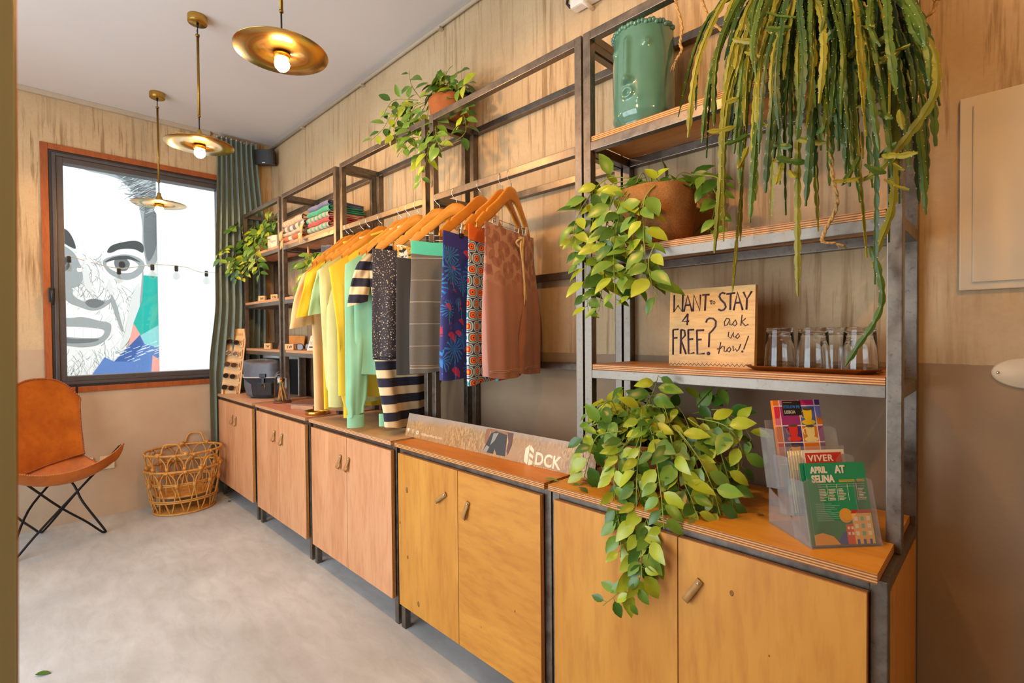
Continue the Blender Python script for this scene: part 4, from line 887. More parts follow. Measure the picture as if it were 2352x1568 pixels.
# ------------------------------------------------------------------ things on the near unit
def plane_at(u, v, p0, n):
    d = FW * F_PX + RT * (u - 1176) - UP * (v - 784); return CAM + d * ((V(p0) - CAM).dot(n) / d.dot(n))
def frame_M(o, ex, ey):
    ex = V(ex).normalized(); ey = V(ey); ey = (ey - ex * ey.dot(ex)).normalized(); n = ex.cross(ey)
    return Matrix(((ex.x, ey.x, n.x, o[0]), (ex.y, ey.y, n.y, o[1]), (ex.z, ey.z, n.z, o[2]), (0, 0, 0, 1)))
def ribbon(mb, pts, w, M, mi=0, h=0.0006):
    """flat pen stroke on a plane"""
    return mb.tube([M @ V((p[0], p[1], h)) for p in pts], w / 2, 6, mi, flat=0.35, up=M.to_3x3() @ V((0, 0, 1)))
def disc(mb, x, y, r, M, mi=0, n=20, h=0.0006, sy=1.0, a0=0, a1=2 * PI):
    P = [(x + r * math.cos(lerp(a0, a1, k / n)), y + r * sy * math.sin(lerp(a0, a1, k / n))) for k in range(n)]
    return poly(mb, P, M, mi, h)
def poly(mb, P, M, mi=0, h=0.0006):
    if sum(P[i][0] * P[(i + 1) % len(P)][1] - P[(i + 1) % len(P)][0] * P[i][1] for i in range(len(P))) < 0: P = P[::-1]
    return mb.prism([(p[0], p[1]) for p in P], h * 0.3, h, M, mi)
def rect(mb, x0, y0, x1, y1, M, mi=0, h=0.0006): return poly(mb, [(x0, y0), (x1, y0), (x1, y1), (x0, y1)], M, mi, h)

# teal face planter
MAT['teal'] = mat('teal_glaze', '#4E7B6C', 0.12, var=0.10, scale=9, Coat_Weight=0.6); MAT['teal_dark'] = mat('dark_hole', '#0E1512', 0.6)
fc = V((3.925, -0.165, 2.0300)); FH = 0.325; FR = 0.104
p = thing('face_planter', 'teal glazed ceramic planter shaped as a face on the top shelf', 'planter', fc)
def face_pt(a, z):
    h = z / FH; r = FR * (0.80 + 0.2 * ss(0, 0.16, h)) * (1 - 0.035 * ss(0.5, 1, h)); d = (a + PI / 2 + PI) % (2 * PI) - PI
    nose = 0.013 * math.exp(-(d / 0.09) ** 2) * ss(0.92, 0.84, h) * ss(0.40, 0.44, h) + 0.012 * math.exp(-(d / 0.13) ** 2 - ((h - 0.455) / 0.035) ** 2)
    for s in (-1, 1):
        nose += 0.006 * math.exp(-((d - s * 0.12) / 0.07) ** 2 - ((h - 0.45) / 0.025) ** 2) + 0.010 * math.exp(-((d - s * 0.62) / 0.11) ** 2 - ((h - 0.80) / 0.032) ** 2) - 0.008 * math.exp(-((d - s * 0.62) / 0.03) ** 2 - ((h - 0.80) / 0.01) ** 2)
    mo = math.hypot(d / 0.16, (h - 0.33) / 0.045); nose += 0.009 * math.exp(-((mo - 1) / 0.35) ** 2) - 0.006 * math.exp(-(mo / 0.5) ** 2)
    nose += 0.004 * math.exp(-((d - 0.35) / 0.1) ** 2 - ((h - 0.25) / 0.04) ** 2) + 0.003 * math.sin(9 * a) * ss(0.3, 0.05, h) * 0.4
    return fc + V(((r + nose) * math.cos(a), (r + nose) * math.sin(a), z))
m = MB(); NA, NZ = 160, 110
m.grid(lambda u, t: face_pt(2 * PI * u, FH * t), NA, NZ, wrap=True)
m.lathe([(FR * 0.965, FH), (FR * 0.93, FH + 0.002), (FR * 0.88, FH - 0.006), (FR * 0.86, FH * 0.5), (FR * 0.7, 0.012), (0.0001, 0.010)], 64, Matrix.Translation(fc)); m.lathe([(0.0001, 0.0004), (FR * 0.80, 0.0004)], 48, Matrix.Translation(fc))
m.build('pot', MAT['teal'], p)
m = MB()
for k in range(34):
    a = R(-205 + 215 * k / 33); m.ball(fc + V((FR * 0.965 * math.cos(a), FR * 0.965 * math.sin(a), FH + 0.002 + 0.003 * math.sin(k * 2.1))), 0.0085, n=8)
m.build('crown', MAT['teal'], p)

# hand-lettered sign
MAT['pine'] = wood('pine_board', '#CF9A45', '#E2B25F', grain=(0.5, 1, 4), scale=6, dark=0.4); MAT['ink'] = mat('aubergine_paint', '#3C2130', 0.7)
sg = thing('wooden_sign', 'square pine sign with hand-painted purple lettering about staying free', 'sign', (4.165, -0.19, 1.2415))
so = V((4.033, -0.200, 1.2415)); MS = frame_M(so, (1, 0, 0), (0, 0.05, 1)); SW, SH = 0.265, 0.245
MB().box((0, 0, -0.02), (SW, SH, 0), M=MS).build('board', MAT['pine'], sg)
def sxy(x, y):   # sketch units of the lettering -> metres on the board
    return ((x - 163) / (945 - 163) * SW, (803 - y) / (803 - 93) * SH)
ST = ["205,140 205,300 245,240 290,300 292,140", "305,300 340,150 385,300", "320,240 370,240", "395,300 400,150 460,295 463,150", "480,155 548,155", "512,155 508,298", "690,155 665,146 645,155 637,178 650,205 685,240 697,272 680,296 655,302 630,290", "700,160 775,155", "737,160 735,300", "765,305 795,150 842,305", "778,240 825,240", "845,150 875,215 915,148", "876,215 873,302",
      "345,320 292,390 358,390", "345,320 340,425", "200,465 205,700", "200,465 256,462", "203,545 246,541", "280,690 280,465", "280,465 315,475 323,520 282,562 335,692", "352,465 360,690 416,676", "352,468 408,466", "355,556 402,552", "435,470 445,690 513,682", "435,474 504,472", "440,560 482,556", "520,405 530,378 552,366 585,370 610,395 608,440 582,475 553,503 550,625"]
THIN = ["563,205 562,240 573,241", "550,214 579,214", "730,378 705,372 685,405 690,437 712,428 734,380 735,430 752,430 768,405 782,385 795,420 780,440 763,428", "838,345 828,438", "868,376 835,405 866,440 892,428", "726,490 722,530 744,545 768,492 769,535 785,535 808,503 820,528 800,548 788,536",
        "658,580 640,682", "625,640 655,636 673,612 690,620 688,660 704,662 715,640 735,620 748,640 735,664 715,655 716,640", "765,610 769,655 789,636 798,658 815,640 831,594", "895,525 856,640"]
m = MB()
for st in ST: ribbon(m, [sxy(*map(float, q.split(','))) for q in st.split()], 0.0062, MS)
for st in THIN: ribbon(m, [sxy(*map(float, q.split(','))) for q in st.split()], 0.0034, MS)
for x, y, r in ((548, 681, .0058), (845, 658, .0034)): disc(m, *sxy(x, y), r, MS)
ribbon(m, [(sxy(590 + 10 * math.cos(a / 2), 230 + 12 * math.sin(a / 2))) for a in range(14)], 0.0022, MS)
ribbon(m, [sxy(168 + 19.2 * k, 797 - (20 if k % 2 else 0) - k * 0.3) for k in range(41)], 0.0019, MS)
for k in range(17): disc(m, *sxy(185 + 44 * k, 762 - k * 0.3), 0.0008, MS, n=8)
m.build('lettering', MAT['ink'], sg)

# tray of glasses
MAT['tray'] = mat('bronze_tray', '#8E5F2A', 0.35, 0.8, var=0.15, scale=12)
def glass_m():
    t = NT('drinking_glass'); t.set(Roughness=0.02, Transmission_Weight=1.0, IOR=1.45); t.b.inputs['Base Color'].default_value = (0.98, 0.99, 0.98, 1); return t.m
MAT['glass'] = glass_m()
tr = thing('serving_tray', 'bronze metal tray with a low flared rim under the drinking glasses', 'tray', (4.44, -0.17, 1.2412))
oc = lambda s, z, g=0.0: [(4.44 + sx * (0.158 + g) + dx * c * s, -0.165 + sy * (0.088 + g) + dy * c * s, z) for sx, sy, dx, dy, c in ()]
def tray_ring(g, z):
    a, b, c = 0.140 + g, 0.078 + g, 0.03; return [V((4.44 + x, -0.165 + y, 1.2415 + z)) for x, y in ((a, -b + c), (a, b - c), (a - c, b), (-a + c, b), (-a, b - c), (-a, -b + c), (-a + c, -b), (a - c, -b))]
m = MB(); rings = [tray_ring(-0.004, 0.0), tray_ring(0.0, 0.0005), tray_ring(0.016, 0.012), tray_ring(0.0165, 0.0135), tray_ring(0.015, 0.0135), tray_ring(-0.001, 0.0025), tray_ring(-0.02, 0.0022)]
vs = [q for r_ in rings for q in r_]; fs = [(i * 8 + j, i * 8 + (j + 1) % 8, (i + 1) * 8 + (j + 1) % 8, (i + 1) * 8 + j) for i in range(len(rings) - 1) for j in range(8)]
m.add(vs, fs + [tuple(range(8))[::-1], tuple(range(48, 56))]).build('tray', MAT['tray'], tr)
def tumbler(): 
    h = 0.116; ro, ri = 0.041, 0.0385; to, ti = 0.0345, 0.031
    return MB().lathe([(ri, 0.0), (ro, 0.0), (ro, 0.002), (lerp(ro, to, .5), h * 0.5), (to, h * 0.93), (to * 0.985, h * 0.965), (to * 0.95, h * 0.975), (to * 0.985, h * 0.985), (to * 0.93, h), (to * 0.75, h * 0.996), (to * 0.6, h * 0.975), (0.0002, h * 0.965),
                       (0.0002, h * 0.905), (ti * 0.8, h * 0.90), (ti, h * 0.87), (lerp(ri, ti, .5), h * 0.45), (ri, 0.0)], 40)
gl = None
for x, y, lab in ((4.358, -0.175, 'upturned drinking glass at the left end of the tray, next to the sign'), (4.448, -0.200, 'upturned drinking glass in the middle of the tray, in front of another glass'), (4.485, -0.122, 'upturned drinking glass at the back of the tray behind the middle one'), (4.548, -0.180, 'upturned drinking glass at the right end of the tray behind the cactus stem')):
    if gl is None: gl = o = tumbler().build('drinking_glass', MAT['glass'])
    else: o = gl.copy(); COL.objects.link(o)
    o.location = (x, y, 1.2439); tag(o, lab, 'glass', 'upturned glasses on the tray')

# three-tier acrylic leaflet rack
MAT['acrylic'] = thin_glass('clear_acrylic', (0.94, 0.95, 0.96, 1), 0.06, 0.03, 0.10)  # clear plastic; its whitish reflections are partly mixed in as white colour
PRINT = {}
def ink(h, rough=0.45):
    if h not in PRINT: PRINT[h] = mat('printed_' + h.strip('#').lower(), h, rough, var=0.02)
    return PRINT[h]
FL_, FRt = V((4.508, -0.448, 0.8592)), V((4.618, -0.320, 0.8592)); EX = (FRt - FL_).normalized(); EB = V((-EX.y, EX.x, 0)); RW = 0.170
rk = thing('leaflet_rack', 'clear acrylic three-tier leaflet rack at the near end of the worktop', 'leaflet rack', FL_ + EX * RW / 2 + EB * 0.08)
TILT = R(13)
def tier(back, z): return frame_M(FL_ + EB * back + V((0, 0, z)), EX, EB * math.sin(TILT) + V((0, 0, math.cos(TILT))))
TI = [tier(0.004, 0.003), tier(0.062, 0.053), tier(0.120, 0.100)]
TH = [0.148, 0.140, 0.150]; ac = MB(); t_ = 0.0022
for k, M in enumerate(TI):
    h = TH[k]; dp = 0.026
    ac.box((0, -0.001, -dp), (RW, t_, 0), M=M)                                               # pocket floor
    c = 0.045; cut = 0.055                                                                 # front panel with a U cut
    U = [(0, 0), (RW, 0), (RW, h - 0.01), (RW - 0.012, h), (RW - c + 0.012, h), (RW - c, h - 0.012), (RW - c, cut + 0.02), (RW - c - 0.02, cut), (c + 0.02, cut), (c, cut + 0.02), (c, h - 0.012), (c - 0.012, h), (0.012, h), (0, h - 0.01)]
    ac.prism(U, 0, t_, M)
    for x in (0, RW - t_): ac.prism([(-dp - 0.03, 0.0), (t_, 0), (t_, h * 0.97), (-dp - 0.03, h * 1.02)], x, x + t_, M @ Matrix(((0, 0, 1, 0), (0, 1, 0, 0), (1, 0, 0, 0), (0, 0, 0, 1))))
    ac.prism([(0, 0), (RW, 0), (RW, h + 0.02), (0, h + 0.02)], -dp - t_, -dp, M)
for x in (0, RW - t_): ac.prism([(0, 0), (0.165, 0), (0.165, 0.09), (0.125, 0.075), (0.06, 0.035), (0.0, 0.004)], x, x + t_, frame_M(FL_, EB, (0, 0, 1)))
ac.box((0, 0.001, 0), (RW, 0.165, 0.002), M=frame_M(FL_, EX, EB))
ac.build('acrylic_tiers', MAT['acrylic'], rk)
def booklet(name, label, M, w, h, x, z, th, paper, group):
    b = thing(name, label, 'leaflet', M @ V((x + w / 2, 0.003, z)), group=group)
    Mb = M @ Matrix.Translation((x, 0.0035, z)); MB().box((0, 0, -th), (w, h, 0), M=Mb).build('pages', paper, b); return b, Mb
LG = 'leaflets in the acrylic rack'
# back tier: city guides
gx, gh, gw = 0.012, 0.215, 0.125
for k, (dx, dz, lab) in enumerate(((0.0, -0.006, 'city guide booklet with colourful coffee cups in the back tier'),)):
    b, Mb = booklet('city_guide', lab, TI[2], gw, gh, gx + 0.0, -0.0, 0.010, ink('#D8701A'), LG); Mb = Mb @ Matrix.Translation((0, 0, -0.000))
    cols = [0.0, 0.016, 0.068, 0.110, gw]; rows = [0.0, 0.055, 0.108, 0.150, 0.200, gh]; g = 0.0014
    pal = [['#3F5C8C', '#C92A1C', '#E0781A', '#7A2F72'], ['#C8281E', '#3A2B6E', '#D8741C', '#7A3A6E'], ['#DD6E1C', '#4A2E78', '#D07A1C', '#8E3B78'], ['#D9738C', '#9A2B74', '#4B62A8', '#D8701A'], ['#E07A1E', '#C26A9A', '#C21E6A', '#4A2E78']]
    byc = {}
    for j in range(5):
        for i in range(4):
            byc.setdefault(pal[j][i], []).append((cols[i] + (g if i else 0), rows[j] + (g if j else 0), cols[i + 1] - (g if i < 3 else 0), rows[j + 1] - (g if j < 4 else 0)))
    m = MB(); names = ['#EDE2CF'] + list(byc); rect(m, 0, 0, gw, gh, Mb, 0, 0.0003)
    for mi, cname in enumerate(names[1:], 1):
        for r_ in byc[cname]: rect(m, *r_, Mb, mi, 0.0006)
    m.build('cover', [ink(c) for c in names], b)
    CUPS = [(0.089, 0.158, '#E8C21E'), (0.045, 0.117, '#D8322A'), (0.090, 0.115, '#E4D488'), (0.122, 0.165, '#7A78B8'), (0.004, 0.165, '#D82A4A'), (0.045, 0.066, '#E8A040')]
    for mi, (x, y, c) in enumerate(CUPS):
        m = MB()
        x0, x1 = max(0.001, x - 0.019), min(gw - 0.001, x + 0.019)
        if x1 - x0 > 0.03: disc(m, x, y, 0.0185, Mb, mi, 24, 0.0008, 0.36)
        P = [(max(0.001, min(gw - 0.001, x + a)), y + bb) for a, bb in ((-0.012, 0.034), (0.012, 0.034), (0.0105, 0.012), (0.007, 0.004), (-0.007, 0.004), (-0.0105, 0.012))]; poly(m, P, Mb, mi, 0.0011)
        if 0.02 < x < 0.1:
            disc(m, x, y + 0.033, 0.0118, Mb, len(CUPS), 20, 0.0013, 0.28); ribbon(m, [(x - 0.011, y + 0.028), (x - 0.018, y + 0.025), (x - 0.017, y + 0.014), (x - 0.009, y + 0.011)], 0.003, Mb, mi)
        m.build('cup_print', [ink(c[2]) for c in CUPS] + [ink('#5A4A2C')], b)
    m = MB(); rect(m, 0.024, 0.176, 0.073, 0.2135, Mb, 0, 0.0014); m.build('title_panel', ink('#16130F'), b)
    m = MB(); add_text(m, 'FOLLOW ME', 0.0108, Mb @ Matrix.Translation((0.026, 0.194, 0.0016)), font_scale_x=0.72); m.build('title_lettering', ink('#2A7FD0'), b)
    m = MB(); add_text(m, 'LISBOA', 0.0118, Mb @ Matrix.Translation((0.027, 0.1805, 0.0016)), font_scale_x=0.76); rect(m, 0.026, 0.2085, 0.050, 0.2092, Mb, 0, 0.0016); m.build('subtitle_lettering', ink('#D8CDB8'), b)
# middle tier: small red booklets seen edge-on in a thick pile
b, Mb = booklet('booklet', 'cream booklet with a red title panel, front of the middle tier pile', TI[1], 0.108, 0.148, 0.040, 0.0, 0.0012, ink('#EADDC6'), LG)
m = MB(); rect(m, 0.008, 0.106, 0.100, 0.141, Mb, 0, 0.0008); rect(m, 0.012, 0.098, 0.060, 0.104, Mb, 0, 0.0008); m.build('title_panel', ink('#C9301E'), b)
m = MB(); add_text(m, 'VIVER', 0.0215, Mb @ Matrix.Translation((0.014, 0.121, 0.0010)), font_scale_x=1.05, space=1.12, bold=0.0004); m.build('title_lettering', ink('#EFE3CB'), b)
m = MB(); add_text(m, 'SERICORDIA', 0.0088, Mb @ Matrix.Translation((0.034, 0.110, 0.0010)), font_scale_x=1.05, bold=0.0003); m.build('subtitle_lettering', ink('#4A1A12'), b)
for k in range(5):
    b, _ = booklet('booklet', 'cream booklet in the pile of the middle tier, only its edge showing', TI[1] @ Matrix.Translation((-0.004 * (k + 1), 0.0, -0.0025 - 0.0042 * k)), 0.108, 0.147 - 0.001 * (k % 3), 0.038, 0.0, 0.0034, ink('#D9BE8E'), LG)
# front tier: green programme leaflets
aw, ah = 0.146, 0.180
b2, _ = booklet('programme_leaflet', 'green programme leaflet behind the front one, sticking out to its left', TI[0] @ Matrix.Translation((-0.010, 0.0005, -0.006)), aw, ah, 0.014, 0.0, 0.0012, ink('#1F8A5C'), LG)
b, Mb = booklet('programme_leaflet', 'green programme leaflet with a painted town house in the front tier', TI[0], aw, ah, 0.013, 0.0, 0.0012, ink('#1F9262'), LG)
m = MB(); k9 = 0.0005
PX = dict(zip(['#EADFC8', '#D9B53A', '#3A56A0', '#E0A23E', '#D9552E', '#E8B96A', '#7FB8A0', '#B5382A', '#F0E6D2'], range(9)))
for mi, (txt, x, y, s_) in enumerate((('APRIL', 0.012, 0.158, 0.020), ('AT', 0.072, 0.157, 0.024), ('SELINA', 0.012, 0.137, 0.022))): add_text(m, txt, s_, Mb @ Matrix.Translation((x, y, 0.0008)), PX['#EADFC8'], font_scale_x=0.78, bold=0.0009)
for y in (0.1395, 0.1365): rect(m, 0.078, y, 0.116, y + 0.0018, Mb, PX['#D9B53A']); rect(m, 0.122, y, 0.140, y + 0.0018, Mb, PX['#D9B53A'])
for x in (0.046, 0.070, 0.096, 0.118): rect(m, x, 0.095, x + 0.0005, 0.131, Mb, 0)
for y in (0.1312, 0.1262): rect(m, 0.024, y, 0.138, y + 0.0005, Mb, 0)
rg = random.Random(5)
for x in (0.026, 0.049, 0.073, 0.121):
    for j in range(8): rect(m, x, 0.120 - j * 0.0034, x + rg.uniform(0.010, 0.018), 0.1214 - j * 0.0034, Mb, 0 if j % 3 else 8)
for j in range(10): rect(m, 0.012, 0.088 - 0.004 * j, 0.012 + rg.uniform(0.03, 0.06), 0.0892 - 0.004 * j, Mb, 6)
poly(m, [(0, 0), (0.060, 0), (0.045, 0.018), (0.02, 0.026), (0, 0.022)], Mb, 3); poly(m, [(0.05, 0), (0.085, 0), (0.09, 0.03), (0.07, 0.026)], Mb, 2, k9)
disc(m, 0.082, 0.062, 0.016, Mb, 3, h=k9); poly(m, [(0.078, 0.0), (0.098, 0.0), (0.098, 0.045), (0.078, 0.042)], Mb, 4, 0.0007); poly(m, [(0.096, 0), (0.143, 0), (0.143, 0.066), (0.096, 0.066)], Mb, 5, 0.0008); poly(m, [(0.094, 0.066), (0.146, 0.066), (0.142, 0.074), (0.098, 0.074)], Mb, 7, 0.0008)
for x in (0.100, 0.115, 0.130):
    for y in (0.018, 0.034, 0.050): rect(m, x, y, x + 0.008, y + 0.009, Mb, 8 if (x * 1000 + y * 1000) % 2 < 1 else 6, 0.0011)
    rect(m, x, 0.0, x + 0.006, 0.010, Mb, 2, 0.0011)
for x in (0.081, 0.090):
    for y in (0.02, 0.032): rect(m, x, y, x + 0.005, y + 0.006, Mb, 8, 0.0010)
m.build('print', [ink(c) for c in PX], b)

# long advertising banner leaning on the worktop
BL, BR = V((2.744, -0.373, 0.8594)), V((3.842, -0.351, 0.8594)); BT = R(14)
MBn = frame_M(BL, BR - BL, V((0, math.sin(BT), math.cos(BT)))); BW, BH = (BR - BL).length, 0.110
bn = thing('banner_board', 'long low photo banner of a wheat field advertising boardshorts, standing on the worktop', 'banner', (3.29, -0.34, 0.8594))
def field_m():
    t = NT('wheat_field_print'); t.set(Roughness=0.4); v = t.coord(); z = t.xyz(v)[2]
    f = t.noise(t.coord((26, 26, 9)), 4, 4, 0.7, 1.0); b_ = t.noise(v, 9, 3)
    c = t.mix(t.ramp(f, [(0.40, 0.0), (0.62, 1.0)]), '#8A6438', '#C39A62'); c = t.mix(t.ramp(b_, [(0.4, 0.0), (0.7, 1.0)]), c, '#A98052')
    k = t.math('ADD', z, t.math('MULTIPLY', t.math('SUBTRACT', t.noise(v, 5, 3), 0.5), 0.05)); xx = t.math('MULTIPLY', t.xyz(v)[0], 0.035)
    t.color(t.mix(t.ramp(t.math('SUBTRACT', k, xx), [(0.078, 0.0), (0.105, 1.0)]), c, '#A08C7A')); return t.m
MB().box((0, 0, -0.004), (BW, BH, 0), M=MBn).build('board', field_m(), bn)
MB().bbox((0.3, 0.0, -0.045), (0.36, 0.004, -0.004), 0.001, 0, MBn).bbox((0.8, 0.0, -0.045), (0.86, 0.004, -0.004), 0.001, 0, MBn).build('foot', MAT['white'], bn)
def bxy(u, v):
    q = MBn.inverted() @ plane_at(u, v, BL, MBn.to_3x3() @ V((0, 0, 1))); return (q.x, q.y)
PW = mat('printed_warm_white', '#E9D2AE', 0.5, var=0.02)
m = MB()
lx, ly = bxy(1216, 1048)
def wp(P): poly(m, [(lx + a * 0.075, ly + b_ * 0.075) for a, b_ in P], MBn, 0, 0.0008)
wp([(-0.32, -0.28), (-0.06, -0.42), (-0.06, 0.58), (-0.32, 0.36)]); wp([(-0.02, 0.58), (0.26, 0.36), (0.26, 0.18), (-0.02, 0.34)]); wp([(-0.02, 0.20), (0.26, 0.06), (0.26, -0.08), (-0.02, 0.04)]); wp([(-0.02, -0.10), (0.26, -0.20), (0.26, -0.34), (-0.02, -0.46)])
m.build('logo', PW, bn); m = MB()
add_text(m, 'DCK', 0.062, MBn @ Matrix.Translation((lx + 0.028, ly - 0.022, 0.0006)), bold=0.0018, font_scale_x=0.92)
add_text(m, 'BOARDSHORTS', 0.0125, MBn @ Matrix.Translation((lx + 0.028, ly - 0.037, 0.0006)), space=1.35)
m.build('brand_lettering', PW, bn); m = MB()
wx, wy = bxy(968, 997); add_text(m, 'dckboardshorts.com', 0.0185, MBn @ Matrix.Translation((wx, wy - 0.004, 0.0006)), space=1.0)
m.build('website_lettering', PW, bn); m = MB()
for k, u in enumerate((938, 949, 959)):
    x, y = bxy(u, 987 + k * 3); s_ = 0.0085
    if k == 0: rect(m, x - s_, y - s_ * 0.4, x + s_, y + s_, MBn); rect(m, x - s_ * 0.4, y - s_ * 1.1, x + s_ * 0.4, y - s_ * 0.7, MBn)
    elif k == 1:
        ribbon(m, [(x + a * s_, y + b_ * s_) for a, b_ in ((-0.6, 1), (0.6, 1), (1, 0.6), (1, -0.6), (0.6, -1), (-0.6, -1), (-1, -0.6), (-1, 0.6), (-0.6, 1))], 0.0022, MBn); ribbon(m, [(x + 0.0042 * math.cos(a), y + 0.0042 * math.sin(a)) for a in [PI * j / 6 for j in range(13)]], 0.0018, MBn)
    else: poly(m, [(x + a * s_, y + b_ * s_) for a, b_ in ((-1, -1), (0.0, -1), (0.0, 0.0), (-0.3, 0.0), (-0.3, 0.3), (0.0, 0.3), (0.1, 0.75), (0.6, 0.8), (0.6, 0.5), (0.35, 0.5), (0.35, 0.3), (0.6, 0.3), (0.55, 0), (0.35, 0), (0.35, -1), (1, -1), (1, 1), (-1, 1))], MBn)
m.build('icons', PW, bn)
m = MB()
def body_(P, mi): poly(m, [bxy(*q) for q in P], MBn, mi, 0.0005 + mi * 0.0001)
body_([(1118, 984), (1128, 984), (1122, 1008), (1124, 1028), (1116, 1026), (1113, 1006)], 0); body_([(1166, 992), (1180, 995), (1176, 1022), (1166, 1045), (1163, 1035), (1168, 1015)], 1); body_([(1127, 984), (1166, 992), (1164, 1000), (1128, 996)], 0)
body_([(1128, 995), (1140, 990), (1165, 999), (1160, 1048), (1140, 1044), (1136, 1030), (1132, 1042), (1108, 1036), (1116, 1020)], 2); body_([(1134, 995), (1146, 994), (1136, 1012), (1126, 1022)], 3); body_([(1108, 1036), (1118, 1022), (1124, 1026), (1118, 1038)], 3)
m.build('figure_print', [ink('#8F5B34'), ink('#5A3420'), ink('#2C2722'), ink('#8C8676')], bn)
# ------------------------------------------------------------------ curtain
MAT['curtain'] = fabric('green_grey_curtain', '#73827A', var=0.1)
cu = thing('curtain', 'long green-grey curtain gathered beside the window', 'curtain', (0.05, -0.32, 0.0))
def curt(u, t):
    z = lerp(3.03, 0.015, t); low = ss(0.45, 0.66, t); y0 = lerp(lerp(-0.47, -0.50, ss(0, .4, t)), -0.555, low); y1 = lerp(-0.150, -0.09, ss(0, 0.3, t))
    y = lerp(y0, y1, u); a = lerp(0.030, 0.034, ss(0, .3, t)); back = ss(-0.512, -0.495, y) * ss(0.62, 0.68, t)
    a = lerp(a, 0.014, back); c = lerp(0.056, 0.026, back)
    ph = 2 * PI * 8.5 * (u + 0.02 * math.sin(5 * u + 2.2 * t)); f = math.sin(ph) + 0.25 * math.sin(ph * 2 + 1)
    return V((c + a * f * 0.8 + 0.004 * math.sin(9 * t + 6 * u), y + 0.008 * math.cos(ph), z))
m = MB(); m.grid(curt, 170, 60); m.grid(lambda u, t: curt(1 - u, t) + V((-0.0015, 0, 0)), 170, 60); m.build('drape', MAT['curtain'], cu)
m = MB(); m.grid(lambda u, t: curt(u, -0.006 + 0.02 * t) + V((0.002, 0, 0)), 170, 4); m.build('heading_tape', MAT['curtain'], cu)
for k in range(9): MB().tube([curt((k + 0.25) / 9, 0) + V((0, 0, 0.002)), (0.05, curt((k + 0.25) / 9, 0).y, 3.043)], 0.004, 6).build('hook', MAT['white'], cu)

# ------------------------------------------------------------------ leather butterfly chair
def leather():
    t = NT('cognac_leather'); t.set(Roughness=0.36); v = t.coord(); a = t.noise(v, 5, 4, 0.6); b = t.noise(v, 22, 4)
    c = t.mix(t.ramp(a, [(0.3, 0.0), (0.7, 1.0)]), '#A2500F', '#CF761F'); c = t.mix(t.math('MULTIPLY', t.ramp(b, [(0.5, 0.0), (0.8, 1.0)]), 0.35), c, '#7A360C')
    t.color(c); t.bump(t.noise(v, 180, 3), 0.15, 0.001); return t.m
MAT['cognac'] = leather(); MAT['thread'] = mat('pale_stitching', '#C9834A', 0.7); MAT['lace'] = mat('dark_leather_lacing', '#9A5220', 0.55)
ch = thing('butterfly_chair', 'cognac leather butterfly chair on black rods by the window', 'chair', (0.45, -1.5, 0))
CRp, CLp, TRp, TLp = V((0.27, -1.395, 0.545)), V((0.55, -1.73, 0.50)), V((0.46, -1.178, 0.610)), V((0.88, -1.86, 0.72))
UR, UL = V((0.155, -1.395, 1.07)), V((0.45, -1.80, 1.08))
def seat(u, t):     # u: left tip..right tip side, t: crease..front
    back = CLp.lerp(CRp, u); front = TLp.lerp(TRp, u) + V((0.03, -0.02, -0.155)) * (4 * u * (1 - u)) ** 0.8
    lft = CLp.lerp(TLp, t) + V((0, 0, -0.05)) * 4 * t * (1 - t); rgt = CRp.lerp(TRp, t) + V((0.05, 0.03, -0.10)) * 4 * t * (1 - t)
    lin_ = lft.lerp(rgt, u) + back.lerp(front, t) - (CLp.lerp(CRp, u).lerp(TLp.lerp(TRp, u), t))
    return lin_ + V((0, 0, -0.02)) * 4 * u * (1 - u) * math.sin(PI * t)
def rest(u, t):
    p = CLp.lerp(CRp, u).lerp(UL.lerp(UR, u), t); s = abs(u - 0.5) * 2; k = ss(0.6, 1.0, s)
    p.z -= 0.15 * (s ** 2.6) * ss(0.55, 1, t); n = V((0.78, 0.63, 0))
    return p + n * (-0.035 * math.sin(PI * t) + 0.030 * s * s * (1 - 0.4 * t)) + (UR - UL).normalized() * (0.02 * math.sin(PI * t) * (1 if u > .5 else -1) * s)
def sheet(fn, nu, nv, th, mi=0):
    mb = MB(); e = 1e-3
    def nrm(u, t):
        a = fn(min(1, u + e), t) - fn(max(0, u - e), t); b = fn(u, min(1, t + e)) - fn(u, max(0, t - e)); return a.cross(b).normalized()
    mb.grid(lambda u, t: fn(u, t) + nrm(u, t) * th / 2, nu, nv, mi); mb.grid(lambda u, t: fn(1 - u, t) - nrm(1 - u, t) * th / 2, nu, nv, mi); return mb
sb = sheet(seat, 40, 30, 0.004); sb.build('seat_sling', MAT['cognac'], ch); sheet(rest, 40, 40, 0.004).build('back_sling', MAT['cognac'], ch)
def lacing(pts, r=0.0055, mt='lace', nm='lacing'):
    P = catmull(pts, 4); mb = MB().tube(P, r * 0.8, 6); n = len(P)
    tot = sum((b - a).length for a, b in zip(P[:-1], P[1:])); 
    for i in range(0, n - 1):
        a, b = P[i], P[i + 1]; k = max(1, int((b - a).length / 0.013))
        for j in range(k): mb.ball(a.lerp(b, j / k), r * 1.35, n=6, sc_=(1, 1, 1))
    return mb.build(nm, MAT[mt], ch)
lacing([rest(1, t / 12) for t in range(13)] + [rest(1 - u / 12, 1) for u in range(1, 13)] + [rest(0, 1 - t / 12) for t in range(1, 13)])
lacing([seat(1, t / 8) for t in range(9)]); lacing([seat(0, t / 8) for t in range(9)])
lacing([seat(u / 16, 1) for u in range(17)], 0.003, 'thread', 'stitching'); lacing([rest(u / 10, 0.0) + V((0.006, 0.005, 0.003)) for u in range(11)], 0.0038)
FRt_, FLt, BKt = V((0.415, -1.285, 0.008)), V((0.62, -1.745, 0.008)), V((0.085, -1.60, 0.008))
mid = at(141, 1166, x=0.50)
